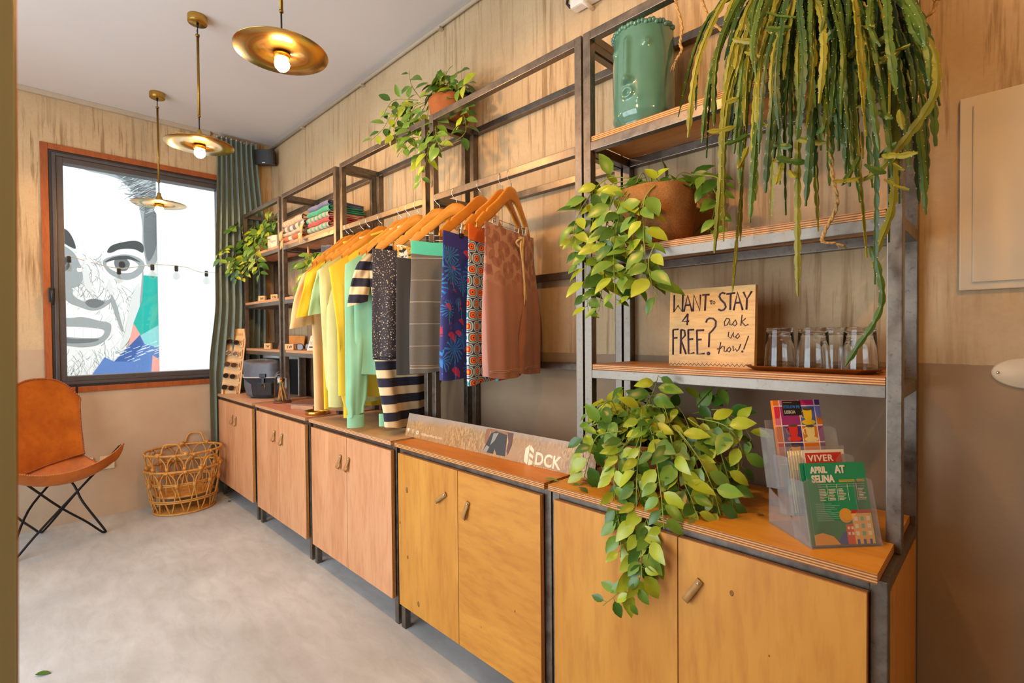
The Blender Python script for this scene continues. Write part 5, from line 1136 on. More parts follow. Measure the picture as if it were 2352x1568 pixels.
MB().tube(catmull([TRp + V((-.01, -.01, -.012)), TRp.lerp(mid, 0.5), mid, mid.lerp(FLt, 0.55), FLt + V((-.02, .03, .02)), FLt], 6), 0.007, 8).build('rod', MAT['black_metal'], ch)
MB().tube(catmull([TLp + V((-.02, 0.02, -.012)), TLp.lerp(mid, 0.5) + V((0, 0, 0.01)), mid + V((-.006, -.01, 0.008)), mid.lerp(FRt_, 0.55), FRt_ + V((.01, -.02, .012)), FRt_, FRt_ + V((-.02, -.004, .02)), V((0.33, -1.39, 0.22)), V((0.27, -1.47, 0.40)), UL.lerp(CLp, 0.6) + V((-.05, 0, 0)), UL + V((-.02, -.0, -.06))], 6), 0.007, 8).build('rod', MAT['black_metal'], ch)
MB().tube(catmull([FLt, FLt + V((-.03, .0, .02)), V((0.42, -1.66, 0.25)), V((0.25, -1.50, 0.45)), CRp.lerp(UR, 0.4) + V((-.05, -.02, 0)), UR + V((-.02, 0, -.06))], 6), 0.007, 8).build('rod', MAT['black_metal'], ch)
MB().tube(catmull([TLp + V((-.03, .03, -.02)), V((0.45, -1.75, 0.30)), BKt + V((.05, -.03, .04)), BKt, BKt + V((.05, .03, .03)), V((0.27, -1.40, 0.30)), TRp + V((-.02, -.02, -.02))], 6), 0.007, 8).build('rod', MAT['black_metal'], ch)

# ------------------------------------------------------------------ two nested rattan baskets
MAT['rattan'] = wood('rattan_cane', '#B5782E', '#D29A4A', grain=(20, 20, 20), scale=3, rough=0.5)
def basket(label, c, z0, r0, r1, h, n, hang, ph):
    b = thing('rattan_basket', label, 'basket', (c[0], c[1], z0), group='nested rattan baskets by the wall')
    P = lambda a, r, z: V((c[0] + r * math.cos(a) * 0.80, c[1] + r * math.sin(a) * 0.92, z0 + z)); rr = lambda z: lerp(r0, r1, (z / h) ** 0.75)
    circ = lambda r, z, k=48: [P(2 * PI * i / k, r, z) for i in range(k)]
    MB().tube(circ(r1, h - 0.008), 0.0085, 8, closed=True).build('rim', MAT['rattan'], b)
    m = MB(); m.tube(circ(rr(0.012), 0.009), 0.0085, 8, closed=True).tube(circ(rr(0.3 * h) + 0.004, 0.29 * h), 0.006, 8, closed=True).tube(circ(rr(0.32 * h) + 0.004, 0.325 * h), 0.005, 8, closed=True); m.build('hoops', MAT['rattan'], b)
    D = 2 * PI / n; m = MB()
    for i in range(n):
        a = i * D + ph; zn = 0.66 * h
        m.tube(catmull([P(a - 0.42 * D, rr(0.01) - 0.002, 0.012), P(a - 0.2 * D, rr(.3 * h), 0.3 * h), P(a + 0.03 * D, rr(zn), zn), P(a + 0.08 * D, rr(.8 * h), 0.80 * h), P(a + 0.30 * D, r1 - 0.004, 0.93 * h), P(a + 0.5 * D, r1 - 0.002, 0.965 * h), P(a + 0.70 * D, r1 - 0.004, 0.93 * h), P(a + 0.92 * D, rr(.8 * h), 0.80 * h), P(a + 0.97 * D, rr(zn), zn), P(a + 1.2 * D, rr(.3 * h), 0.3 * h), P(a + 1.42 * D, rr(0.01) - 0.002, 0.012)], 4), 0.0052, 6)
        wr = MB().tube([P(a, rr(zn - .02), zn - 0.018), P(a, rr(zn + .02), zn + 0.018)], 0.0125, 8, flat=0.7); wr.build('binding', MAT['rattan'], b); wr = MB().tube([P(a + (0.5 - 0.1) * D, r1, 0.965 * h), P(a + (0.5 + 0.1) * D, r1, 0.965 * h)], 0.012, 8); wr.build('binding', MAT['rattan'], b)
    m.build('arches', MAT['rattan'], b)
    sp_ = [P(2 * PI * k / 18, 0.012 + (rr(0.01) - 0.02) * k / (18 * 13), 0.010 + 0.002 * (k % 2)) for k in range(18 * 13)]
    MB().tube(sp_, 0.0068, 6).build('base_coil', MAT['rattan'], b)
    for a in (hang, hang + PI):
        q = lambda da, z, o=0.0: P(a + da, r1 + o, h + z)
        MB().tube(catmull([q(-.42, 0.006), q(-.34, 0.006), q(-.27, 0.012), q(-.22, 0.05, .004), q(-.15, 0.075, .006), q(0, 0.080, .007), q(.15, 0.075, .006), q(.22, 0.05, .004), q(.27, 0.012), q(.34, 0.006), q(.42, 0.006)], 5), 0.0065, 8).build('handle', MAT['rattan'], b)
        for s in (-1, 1): MB().tube([q(s * .31, -0.002), q(s * .42, -0.002)], 0.019, 10, flat=0.9).build('handle_binding', MAT['rattan'], b)
    return b
basket('open-weave rattan basket on the floor under the window, the outer one', (0.232, -0.775), 0.0, 0.215, 0.278, 0.345, 13, R(35), 0.1)
basket('open-weave rattan basket nested inside the outer one, its rim higher', (0.232, -0.775), 0.125, 0.20, 0.280, 0.345, 13, R(-28), 0.32)

# ------------------------------------------------------------------ towels on the top shelf
def towel_m(name, cols, per=0.05, axis=0):
    t = NT(name); t.set(Roughness=0.95, Sheen_Weight=0.2); v = t.coord(); o = t.xyz(v)[axis]; f = t.math('FRACT', t.math('DIVIDE', o, per))
    n = len(cols); t.color(t.mix(t.math('MULTIPLY', t.noise(v, 260, 2), 0.3), t.ramp(f, [(i / n, c) for i, c in enumerate(cols)], 'CONSTANT'), '#6A5A48')); t.bump(t.noise(v, 420, 3), 0.5, 0.002); return t.m
def towel(label, x0, x1, z, th, m, layers=3, y0=-0.292, y1=-0.05, seed=0, sag=0.0, fr=None, slope=0.0, group='folded towels on the top shelf'):
    rg = random.Random(seed); g = thing('folded_towel', label, 'towel', ((x0 + x1) / 2, (y0 + y1) / 2, z), group=group)
    mb = MB(); h = th / layers
    for k in range(layers):
        zz = z + h * (k + 0.5); ins = rg.uniform(0, 0.008); ph = rg.uniform(0, 6)
        def fn(u, t, zz=zz, ins=ins, ph=ph):
            a = 2 * PI * u; cy, cz = math.cos(a), math.sin(a); y = lerp(y0 + ins, y1, (1 - cy) / 2)
            q = abs(cz) ** 0.45 * (1 if cz > 0 else -1); e = 1.0 if 0.02 < t < 0.98 else 0.55
            return V((lerp(x0 + ins, x1 - ins, t), y + 0.004 * math.sin(t * 9 + ph), zz + q * h * 0.52 * e + slope * t + sag * math.sin(PI * t) + 0.0025 * math.sin(t * 7 + ph + y * 20)))
        mb.grid(fn, 26, 18, wrap=True)
        for tt in (0, 1): mb.add([fn(i / 26, tt) for i in range(26)], [tuple(range(26)) if tt else tuple(range(26))[::-1]])
    # outer fold that wraps the layers at the front
    def wrapf(u, t):
        a = PI * u + PI / 2; return V((lerp(x0, x1, t), y0 + 0.010 + math.cos(a) * 0.020, z + th * 0.5 + math.sin(a) * th * 0.5 + slope * t + sag * math.sin(PI * t) + 0.002 * math.sin(t * 11)))
    mb.grid(wrapf, 12, 22); mb.build('folds', m, g)
    if fr:
        for e, x in ((0, x0 + 0.012), (1, x1 - 0.02)):
            f = MB()
            for k in range(11):
                a = V((x + rg.uniform(-.02, .03), y0 - 0.006, z + th * 0.5)); f.tube(catmull([a, a + V((rg.uniform(-.01, .01), -.012, -.015)), a + V((rg.uniform(-.02, .02), -.014, -rg.uniform(.035, .075)))], 4), [0.0030] * 8 + [0.0012], 5)
            f.build('fringe', fr, g)
    return g
Z1 = 2.0295
TW = dict(mc=towel_m('mint_pink_check', ['#3DAA86', '#E0A48A', '#3DAA86', '#D9A48C'], 0.11), red=towel_m('coral_red_towel', ['#D23A34', '#D9443A'], 0.2), gr=towel_m('emerald_towel', ['#1E9A72', '#22A278'], 0.2), bl=towel_m('slate_blue_towel', ['#5E6488', '#676D92'], 0.2),
          pe=towel_m('peach_stripe_towel', ['#E2B08A', '#E8C0A0', '#E2A880', '#DFA67A'], 0.05), gy=towel_m('grey_cream_stripe_towel', ['#6B5A58', '#E0C49A', '#6E6468', '#C9C6C0'], 0.19), cr=towel_m('cream_towel', ['#E0C19A', '#DDB88E'], 0.07), oc=towel_m('orange_cream_stripe_towel', ['#C8621E', '#C8621E', '#E6D2AE'], 0.17))
z = Z1
for nm, th, lab, s in (('mc', 0.036, 'mint and pink checked folded towel, lowest of the bright stack', 1), ('red', 0.030, 'coral red folded towel in the bright stack', 2), ('mc', 0.036, 'mint and pink checked folded towel lying on the red one', 3), ('gr', 0.036, 'emerald green folded towel in the bright stack', 4), ('bl', 0.034, 'slate blue folded towel on top of the bright stack', 5)):
    towel(lab, 1.465 + 0.012 * (s % 3), 1.80 - 0.008 * (s % 2), z, th - 0.002, TW[nm], 3, seed=s, slope=0.004); z += th
MAT['fringe'] = mat('cream_fringe', '#DDAF72', 0.95)
z = Z1
for nm, th, lab, s, fr in (('oc', 0.036, 'orange and cream striped folded towel at the bottom of the left stack', 6, 1), ('cr', 0.026, 'thin cream folded towel above the orange striped one', 7, 0), ('gy', 0.044, 'grey and cream striped folded towel in the left stack', 8, 1), ('pe', 0.046, 'peach striped folded towel on top of the left stack', 9, 0)):
    towel(lab, 1.03 + 0.014 * (s % 2), 1.39 + 0.02 * (s % 3), z, th - 0.002, TW[nm], 4 if s > 7 else 3, seed=s, fr=MAT['fringe'] if fr else None, slope=0.006 if s > 6 else 0.0); z += th

# ------------------------------------------------------------------ small goods
def box_thing(name, label, cat, c, size, m, rz=0.0, group=None, part='box', extra=None, bev=0.002):
    t = thing(name, label, cat, c, rz, group); MB().bbox((-size[0] / 2, -size[1] / 2, 0), (size[0] / 2, size[1] / 2, size[2]), bev).build(part, m, t, True)
    if extra: extra(t)
    return t
MAT['cream_card'] = mat('cream_card', '#E0CDAE', 0.6, var=0.03); MAT['lavender'] = mat('lavender_card', '#8E8CBE', 0.6, var=0.03); MAT['pale_wood'] = wood('pale_birch', '#D3A468', '#DFB57C', grain=(1, 1, 5), scale=4, dark=0.15)
MAT['purple'] = mat('purple_print', '#5A50A0', 0.6)
def lblock(t, y, size=(0.05, 0.02, 0.035)): pass
FACE = frame_M((0, 0, 0), (1, 0, 0), (0, 0, 1))
def front_text(t, txt, s, x, y, z, m, nm='lettering', **k): add_text(MB(), txt, s, Matrix.Translation((x, y, z)) @ FACE, **k).build(nm, m, t, True) if False else (lambda mb: (add_text(mb, txt, s, Matrix.Translation((x, y, z)) @ FACE, **k), mb.build(nm, m, t, True)))(MB())
def bx1(t): MB().bbox((0.005, -0.0362, 0.055), (0.05, -0.0352, 0.060), 0.0003).bbox((-0.052, -0.0362, 0.075), (-0.02, -0.0352, 0.081), 0.0003).build('print', MAT['purple'], t, True)
box_thing('product_box', 'small cream product box on the top shelf next to the plant', 'box', (0.705, -0.225, 2.0297), (0.115, 0.07, 0.105), MAT['cream_card'], R(15), 'boxes on the top shelf', extra=bx1)
def bx2(t):
    MB().bbox((-0.03, -0.0172, 0.142), (0.03, -0.0162, 0.152), 0.0004).build('hang_hole', MAT['dark_brown'], t, True); front_text(t, 'ADAPTER', 0.024, -0.055, -0.0165, 0.095, MAT['cream_card'])
box_thing('product_box', 'lavender blister box with a hanging slot, standing behind the cream boxes', 'box', (0.80, -0.13, 2.0297), (0.14, 0.032, 0.17), MAT['lavender'], R(15), 'boxes on the top shelf', extra=bx2)
box_thing('product_box', 'small cream product box beside the shelf post, on the top shelf', 'box', (0.832, -0.215, 2.0297), (0.06, 0.05, 0.125), MAT['cream_card'], R(15), 'boxes on the top shelf')

# sunglasses
MAT['lens'] = mat('dark_lens', '#1A1512', 0.06, var=0.05, Coat_Weight=0.5); MAT['mirror_lens'] = mat('silver_mirror_lens', '#C9C6C0', 0.08, 1.0); MAT['tortoise'] = mat('tortoiseshell', '#3A2012', 0.25, var=0.6, scale=60); MAT['brown_lens'] = mat('brown_lens', '#4A2E20', 0.08, Coat_Weight=0.5)
def sunglasses(label, M, fm, lm, group, s=1.0, round_=0.8, arms=True):
    g = thing('sunglasses', label, 'sunglasses', M.translation, group=group)
    def ring(cx, k=24):
        P = []
        for i in range(k):
            a = 2 * PI * i / k; c, q = math.cos(a), math.sin(a); e = round_
            P.append((cx + 0.026 * s * (abs(c) ** e) * (1 if c > 0 else -1), 0.022 * s * (abs(q) ** e) * (1 if q > 0 else -1)))
        return P
    f = MB(); l = MB()
    for sx in (-1, 1):
        P = ring(sx * 0.034 * s); f.tube([M @ V((x, y, 0)) for x, y in P], 0.0028 * s, 6, closed=True); l.prism(P, -0.001, 0.001, M)
    f.tube([M @ V((x * s, y * s, 0.002)) for x, y in ((-0.010, 0.006), (0, 0.010), (0.010, 0.006))], 0.0024 * s, 6)
    f.build('frame', fm, g); l.build('lens', lm, g)
    if arms:
        for sx in (-1, 1): MB().tube(catmull([M @ V((sx * 0.061 * s, 0.010 * s, 0)), M @ V((sx * 0.064 * s, 0.010 * s, -0.05 * s)), M @ V((sx * 0.062 * s, 0.004 * s, -0.10 * s)), M @ V((sx * 0.060 * s, -0.016 * s, -0.13 * s))], 4), 0.0024 * s, 6).build('temple', fm, g)
    return g
def upright(x, y, z, rz, tilt=0.0): return Matrix.Translation((x, y, z)) @ Matrix.Rotation(rz, 4, 'Z') @ Matrix.Rotation(R(90) + tilt, 4, 'X')
# wooden counter display with five pairs
ds = thing('sunglasses_display', 'upright birch display board holding five pairs of sunglasses', 'display stand', (0.165, -0.42, 0.8593))
Lb, Rb = V((0.095, -0.472, 0.8596)), V((0.208, -0.359, 0.8596)); DX = (Rb - Lb).normalized(); DN = V((DX.y, -DX.x, 0)); DT = R(13); DW = (Rb - Lb).length
MD = frame_M(Lb, DX, -DN * math.sin(DT) + V((0, 0, math.cos(DT)))); DH = 0.565
rc = lambda w, h, r: [(w - r + r * math.cos(a), h - r + r * math.sin(a)) for a in [PI / 2 * k / 6 for k in range(7)]] + [(r + r * math.cos(a), h - r + r * math.sin(a)) for a in [PI / 2 + PI / 2 * k / 6 for k in range(7)]] + [(0, 0), (w, 0)]
MB().prism(rc(DW, DH, 0.018), -0.006, 0, MD).build('board', MAT['pale_wood'], ds)
m = MB()
for x in (0.02, DW - 0.028): m.prism([(-0.02, 0.0), (0.016, 0.0), (0.016, 0.04), (0.004, 0.04), (0.002, 0.012), (-0.02, 0.012)], x, x + 0.007, frame_M(Lb, DX, (0, 0, 1)) @ Matrix(((0, 0, 1, 0), (0, 1, 0, 0), (1, 0, 0, 0), (0, 0, 0, 1))))
m.build('foot', MAT['pale_wood'], ds)
m = MB(); add_text(m, 'joplins', 0.040, MD @ Matrix.Translation((0.028, DH - 0.062, 0.0006)), bold=0.0008); m.build('lettering', mat('burnt_lettering', '#B98545', 0.7), ds)
SGL = ['dark round sunglasses in the top row of the birch display', 'silver mirrored sunglasses in the second row of the birch display', 'brown-lens sunglasses in the third row of the birch display', 'thin-framed round sunglasses in the fourth row of the birch display', 'black sunglasses in the lowest row of the birch display']
for k in range(5):
    yy = DH - 0.125 - 0.098 * k; Mk = MD @ Matrix.Translation((0.070, yy, 0.032)) @ Matrix.Rotation(R(-8), 4, 'Z')
    sunglasses(SGL[k], Mk, MAT['tortoise'] if k != 1 else MAT['chrome'], (MAT['lens'], MAT['mirror_lens'], MAT['brown_lens'], MAT['lens'], MAT['lens'])[k], 'sunglasses on the birch display', 0.86, 0.9 if k != 4 else 0.65)
    MB().bbox((DW - 0.034, yy - 0.042, 0.0), (DW - 0.014, yy + 0.036, 0.010), 0.001, 0, MD).build('price_block', MAT['pale_wood'], ds)
    MB().tube([MD @ V((0.070, yy + 0.004, 0.0)), MD @ V((0.070, yy + 0.004, 0.032))], 0.004, 6).build('peg', MAT['pale_wood'], ds)
    m = MB(); add_text(m, '1234$'[:4] if False else 'M' * 0 + '|||', 0.016, MD @ Matrix.Translation((DW - 0.020, yy - 0.018, 0.0106)) @ Matrix.Rotation(R(90), 4, 'Z')) if False else rect(m, DW - 0.027, yy - 0.022, DW - 0.022, yy + 0.018, MD, 0, 0.0106); m.build('price_print', MAT['ink'], ds)
# shelf sunglasses and their wooden blocks
def block(label, x, y, z, rz=R(20), txt='1W'):
    box_thing('price_block', label, 'price block', (x, y, z), (0.075, 0.02, 0.045), MAT['pale_wood'], rz, 'wooden price blocks on the shelves', 'block', lambda t: front_text(t, txt, 0.03, -0.02, -0.0105, 0.012, MAT['ink'], bold=0.0006))
za, zb = 1.6314, 1.2414
sunglasses('dark sunglasses at the curtain end of the middle shelf', upright(0.30, -0.20, za + 0.022, R(20)), MAT['tortoise'], MAT['lens'], 'sunglasses on the shelves')
sunglasses('black sunglasses in the centre of the middle shelf behind the wooden block', upright(0.56, -0.17, za + 0.022, R(25)), MAT['black'], MAT['lens'], 'sunglasses on the shelves')
sunglasses('brown sunglasses beside the post on the middle shelf', upright(0.74, -0.19, za + 0.022, R(28)), MAT['tortoise'], MAT['brown_lens'], 'sunglasses on the shelves')
block('wooden price block between the sunglasses on the middle shelf', 0.44, -0.245, za); block('wooden price block beside the brown sunglasses on the middle shelf', 0.665, -0.225, za)
sunglasses('large dark sunglasses before the wooden case on the lowest shelf', upright(0.69, -0.21, zb + 0.026, R(28)), MAT['tortoise'], MAT['lens'], 'sunglasses on the shelves', 1.15, 0.6)
block('wooden price block in front of the large sunglasses on the lowest shelf', 0.605, -0.262, zb)
sunglasses('slim black sunglasses at the curtain end of the lowest shelf', upright(0.36, -0.17, zb + 0.022, R(24)), MAT['black'], MAT['lens'], 'sunglasses on the shelves')
c_ = thing('wooden_case', 'open wooden eyewear case lying behind the sunglasses on the lowest shelf', 'case', (0.62, -0.12, zb)); Mc = Matrix.Translation((0.62, -0.11, zb)) @ Matrix.Rotation(R(18), 4, 'Z')
MB().bbox((-0.15, -0.04, 0), (0.15, 0.03, 0.02), 0.004, 0, Mc).build('tray', MAT['hanger_wood'], c_); MB().bbox((-0.15, -0.005, 0), (0.15, 0.0, 0.085), 0.003, 0, Mc @ Matrix.Translation((0, 0.03, 0.02)) @ Matrix.Rotation(R(-12), 4, 'X')).build('lid', MAT['hanger_wood'], c_)
sunglasses('brown sunglasses lying at the post end of the lowest shelf under the towels', upright(1.13, -0.19, zb + 0.022, R(35)), MAT['tortoise'], MAT['brown_lens'], 'sunglasses on the shelves', 1.05, 0.7)
block('wooden price block by the post on the lowest shelf under the towels', 1.05, -0.262, zb, R(30))
MAT['pink_card'] = mat('pink_printed_card', '#C98A76', 0.6, var=0.15, scale=20)
box_thing('postcard', 'pinkish printed card leaning behind the sunglasses on the lowest shelf', 'card', (1.22, -0.10, zb + 0.0002), (0.16, 0.006, 0.09), MAT['pink_card'], R(20), part='card')
t = thing('cork_card', 'cream display card with thin lettering on the lowest shelf beside the shirts', 'card', (1.44, -0.225, zb)); Mk = Matrix.Translation((1.44, -0.225, zb + 0.0004)) @ Matrix.Rotation(R(32), 4, 'Z') @ FACE @ Matrix.Rotation(R(-10), 4, 'X')
MB().prism([(-0.085, 0), (0.085, 0), (0.07, 0.105), (-0.065, 0.105)], -0.004, 0, Mk).build('card', MAT['cream_card'], t)
m = MB(); add_text(m, 'CORK & CO', 0.026, Mk @ Matrix.Translation((-0.068, 0.045, 0.0005)), font_scale_x=0.8); m.build('lettering', MAT['ink'], t); m = MB(); rect(m, -0.07, 0.02, 0.06, 0.03, Mk, 0); m.build('printed_bar', MAT['ink'], t)
m = MB().tube(catmull([(1.33, -0.24, zb + 0.012), (1.36, -0.22, zb + 0.05), (1.40, -0.19, zb + 0.12), (1.43, -0.17, zb + 0.15), (1.46, -0.17, zb + 0.13), (1.45, -0.185, zb + 0.012)], 6), 0.011, 8, flat=0.5)
tag(m.build('cork_strap', mat('speckled_cork', '#9A7A54', 0.9, var=0.4, scale=150)), 'speckled cork strap leaning beside the cream display card', 'strap')
# pouch and scarf under the towels
MAT['denim'] = fabric('dusty_blue_cloth', '#6C7594', 0.15); MAT['grey_cloth'] = fabric('grey_pink_cloth', '#8A7A78', 0.2, stripes=(0.07, 0.1, 0.5, '#B99C88'))
po = MB(); po.lathe([(0.0001, 0), (0.06, 0.002), (0.075, 0.03), (0.06, 0.07), (0.03, 0.095), (0.018, 0.10), (0.03, 0.115), (0.0001, 0.118)], 24, Matrix.Translation((1.43, -0.215, 1.6318)), 0, True, 1.0, 0.7, func=lambda p, a: V((p.x * (1 + .1 * math.sin(5 * a)), p.y * (1 + .1 * math.sin(5 * a)), p.z)))
tag(po.build('cloth_pouch', MAT['denim']), 'dusty blue cloth pouch on the shelf under the towels', 'pouch')
sc_ = thing('scarf', 'grey and pink striped scarf hanging under the towel shelf', 'scarf', (1.42, -0.2, 1.975))
MB().grid(lambda u, t: V((1.40 + 0.07 * u - 0.10 * (1 - t) * t + 0.006 * math.sin(9 * u + 4 * t), -0.17 + 0.05 * (1 - t) * u + 0.012 * math.sin(7 * u), lerp(1.978, 1.655, t))), 14, 20).build('cloth', MAT['grey_cloth'], sc_)
m = MB()
for k in range(14): a = V((1.30 + rnd.uniform(-.02, .02), -0.22 + rnd.uniform(-.015, .015), 1.93)); m.tube([a, a + V((rnd.uniform(-.01, .01), 0, -.05)), a + V((rnd.uniform(-.03, .03), rnd.uniform(-.02, .02), -rnd.uniform(.08, .12)))], 0.0035, 5)
m.tube([(1.30, -0.22, 1.978), (1.30, -0.22, 1.92)], 0.008, 6); m.build('tassel', MAT['fringe'], sc_)
# bag
MAT['bag'] = fabric('charcoal_nylon', '#232226', 0.2); MAT['bag_grey'] = mat('grey_coated_panel', '#55555C', 0.4, bump=0.1); MAT['reflect'] = mat('silver_piping', '#A9A9A6', 0.4)
bg = thing('shoulder_bag', 'charcoal and grey roll-top bag on the worktop beside the sunglasses display', 'bag', (0.635, -0.300, 0.8594), R(40))
def bagf(u, t, g=0.0):
    a = 2 * PI * u; c, s = math.cos(a), math.sin(a); e = 0.55; w = lerp(0.122, 0.142, ss(0, .5, t)) * (0.80 + 0.2 * ss(0, 0.12, t)) + g; d = lerp(0.085, 0.095, t) * (0.8 + .2 * ss(0, 0.12, t)) + g
    return V((w * abs(c) ** e * (1 if c > 0 else -1), d * abs(s) ** e * (1 if s > 0 else -1), 0.002 + 0.235 * t))
m = MB(); m.grid(bagf, 48, 24, wrap=True); m.add([bagf(i / 48, 0) for i in range(48)], [tuple(range(48))[::-1]]); m.build('body', MAT['bag'], bg, True)
def lid(u, t):
    a = 2 * PI * u; c, s = math.cos(a), math.sin(a); e = 0.6; k = 1 - ss(0.55, 1, t) ** 1.2 * 0.999; z = 0.185 + 0.105 * ss(0, 0.75, t) ** 0.8 - 0.02 * (1 - t) * (s < -0.5)
    return V((0.150 * k * abs(c) ** e * (1 if c > 0 else -1), 0.103 * k * abs(s) ** e * (1 if s > 0 else -1), z + 0.018 * abs(c) ** 2 * t))
m = MB(); m.grid(lid, 48, 20, wrap=True); m.build('flap', MAT['bag_grey'], bg, True)
MB().tube([lid(i / 40, 0) for i in range(40)], 0.005, 6, closed=True).build('piping', MAT['reflect'], bg, True)
m = MB(); m.grid(lambda u, t: bagf(lerp(0.50, 0.72, u), lerp(0.06, 0.72, t) * (1 - 0.35 * u * u), 0.003), 14, 12); m.build('side_panel', MAT['bag_grey'], bg, True)
MB().bbox((0.02, -0.112, 0.165), (0.07, -0.100, 0.195), 0.003).bbox((0.035, -0.108, 0.10), (0.055, -0.098, 0.17), 0.002).build('buckle', MAT['black'], bg, True)
MB().bbox((0.0, -0.108, 0.03), (0.115, -0.088, 0.125), 0.012).build('front_pocket', MAT['bag'], bg, True)
MB().tube([(0.06, -0.110, 0.122), (0.062, -0.113, 0.10), (0.062, -0.113, 0.07)], 0.003, 6).build('zip_pull', MAT['brass'], bg, True)
MAT['tin'] = mat('silver_radio_metal', '#B4B2AE', 0.3, 0.9)
for x, y, lab in ((0.40, -0.135, 'silver radio behind the bag, nearer the sunglasses display'), (0.71, -0.115, 'silver radio behind the bag, nearer the shelf post')):
    t = thing('radio', lab, 'radio', (x, y, 0.8594), R(15), 'silver radios behind the bag')
    MB().bbox((-0.125, -0.035, 0), (0.125, 0.035, 0.335), 0.012).build('case', MAT['tin'], t, True); MB().bbox((-0.115, -0.039, 0.02), (0.115, -0.034, 0.30), 0.002).build('speaker_grille', MAT['black'], t, True)
    MB().lathe([(0.010, 0.334), (0.010, 0.352), (0.0001, 0.353)], 14, Matrix.Translation((-0.09, 0, 0))).build('knob', MAT['chrome'], t, True)
# glass dome with toothbrushes
dm = thing('glass_dome', 'glass dome on a dark wooden base with bamboo brushes inside', 'glass dome', (1.055, -0.325, 0.8594)); cx, cy = 1.055, -0.325
MB().lathe([(0.0001, 0.8594), (0.062, 0.8594), (0.063, 0.864), (0.060, 0.873), (0.0001, 0.873)], 32, Matrix.Translation((cx, cy, 0))).build('base', wood('walnut_base', '#5A3018', '#6E3E20'), dm)
MAT['dome'] = thin_glass('dome_glass', (0.95, 0.96, 0.96, 1), 0.05, 0.02)
MB().lathe([(0.054, 0.8735), (0.054, 1.03), (0.052, 1.05), (0.044, 1.072), (0.030, 1.087), (0.012, 1.095), (0.0001, 1.096)], 36, Matrix.Translation((cx, cy, 0))).build('dome', MAT['dome'], dm)
MAT['bamboo'] = mat('bamboo', '#C98E3C', 0.5)
BR_ = [('black bristles', '#1A1614'), ('brown bristles', '#7A4A22'), ('cream bristles', '#E0D2B0'), ('rainbow bristles', None)]
for k, (lab, c) in enumerate(BR_):
    a = R(200 + 75 * k); b0 = V((cx + 0.030 * math.cos(a), cy + 0.030 * math.sin(a), 0.8736)); d = V((-math.cos(a + .5) * 0.24, -math.sin(a + .5) * 0.24, 1)).normalized(); L = 0.172
    t = thing('toothbrush', 'bamboo toothbrush with %s standing under the glass dome' % lab, 'toothbrush', b0, group='bamboo toothbrushes under the dome')
    MB().tube([b0 + d * (L * q) for q in (0, .1, .5, .75, .82, .9, 1)], [0.004, 0.0045, 0.0045, 0.003, 0.0045, 0.005, 0.003], 8).build('handle', MAT['bamboo'], t)
    o = V((0.6, -0.8, 0)); m = MB(); cols = [c] if c else ['#C8281E', '#E0781A', '#E8C81E', '#2E8A3A']
    for j in range(len(cols)):
        p = b0 + d * (L * (0.97 - 0.15 * (j + .5) / len(cols))); m.bar(p - d * (L * .075 / len(cols)) + o * 0.008, p + d * (L * .075 / len(cols)) + o * 0.008, 0.009, 0.012, j)
    m.build('bristles', [ink(q) for q in cols], t)
# notebooks, brass dish
MAT['kraft'] = mat('kraft_cover', '#B58A66', 0.7); MAT['brown_leather'] = mat('mauve_brown_leather', '#8A6454', 0.5, bump=0.2)
box_thing('notebook', 'thick kraft-edged notebook lying on the rosy worktop under the shirts', 'notebook', (1.50, -0.305, 0.8593), (0.20, 0.15, 0.028), MAT['kraft'], R(20), part='pages')
box_thing('leather_wallet', 'flat brown leather folder lying on the notebook', 'folder', (1.48, -0.300, 0.8876), (0.24, 0.17, 0.008), MAT['brown_leather'], R(24), part='cover', extra=lambda t: MB().bbox((-0.118, -0.083, -0.0), (0.118, -0.081, 0.006), 0.001).build('page_edge', MAT['cream_card'], t, True))
bd = MB().lathe([(0.0001, 0.0), (0.070, 0.0), (0.073, 0.003), (0.074, 0.022), (0.0725, 0.0225), (0.071, 0.021), (0.069, 0.005), (0.0001, 0.004)], 40, Matrix.Translation((1.765, -0.375, 0.8594)))
tag(bd.build('brass_dish', MAT['brass']), 'round brass dish on the rosy worktop below the peach t-shirt', 'dish')
# fallen leaves
def fallen(p, rz, L, mi, lab, curl=0.3):
    m = MB(); leaf(m, V(p) + V((0, 0, 0.004)), V((math.cos(rz), math.sin(rz), 0.05)), V((0.1, 0.1, 1)), L, L * 0.5, 0, curl * 0.4); lo = min(q.z for q in m.v)
    for q in m.v: q.z += p[2] + 0.0008 - lo
    tag(m.build('fallen_leaf', LEAVES[mi]), lab, 'leaf', 'fallen leaves')
fallen(at(80, 1552, z=0), R(60), 0.055, 2, 'green curled leaf fallen on the floor near the camera'); fallen(at(524, 1153, z=0), R(120), 0.035, 2, 'green leaf fallen on the floor between basket and cabinet')
fallen(at(1250, 1103, z=.8594), R(20), 0.055, 1, 'fresh green leaf fallen on the orange worktop'); fallen(at(1330, 1122, z=.8594), R(-20), 0.05, 2, 'green leaf fallen on the yellow worktop, nearest its edge'); fallen(at(1332, 1106, z=.8594), R(10), 0.045, 4, 'withered leaf on the yellow worktop beside the banner end')
fallen(at(1738, 1183, z=.8594), R(40), 0.02, 4, 'tiny withered leaf on the yellow worktop beside the leaflet rack')

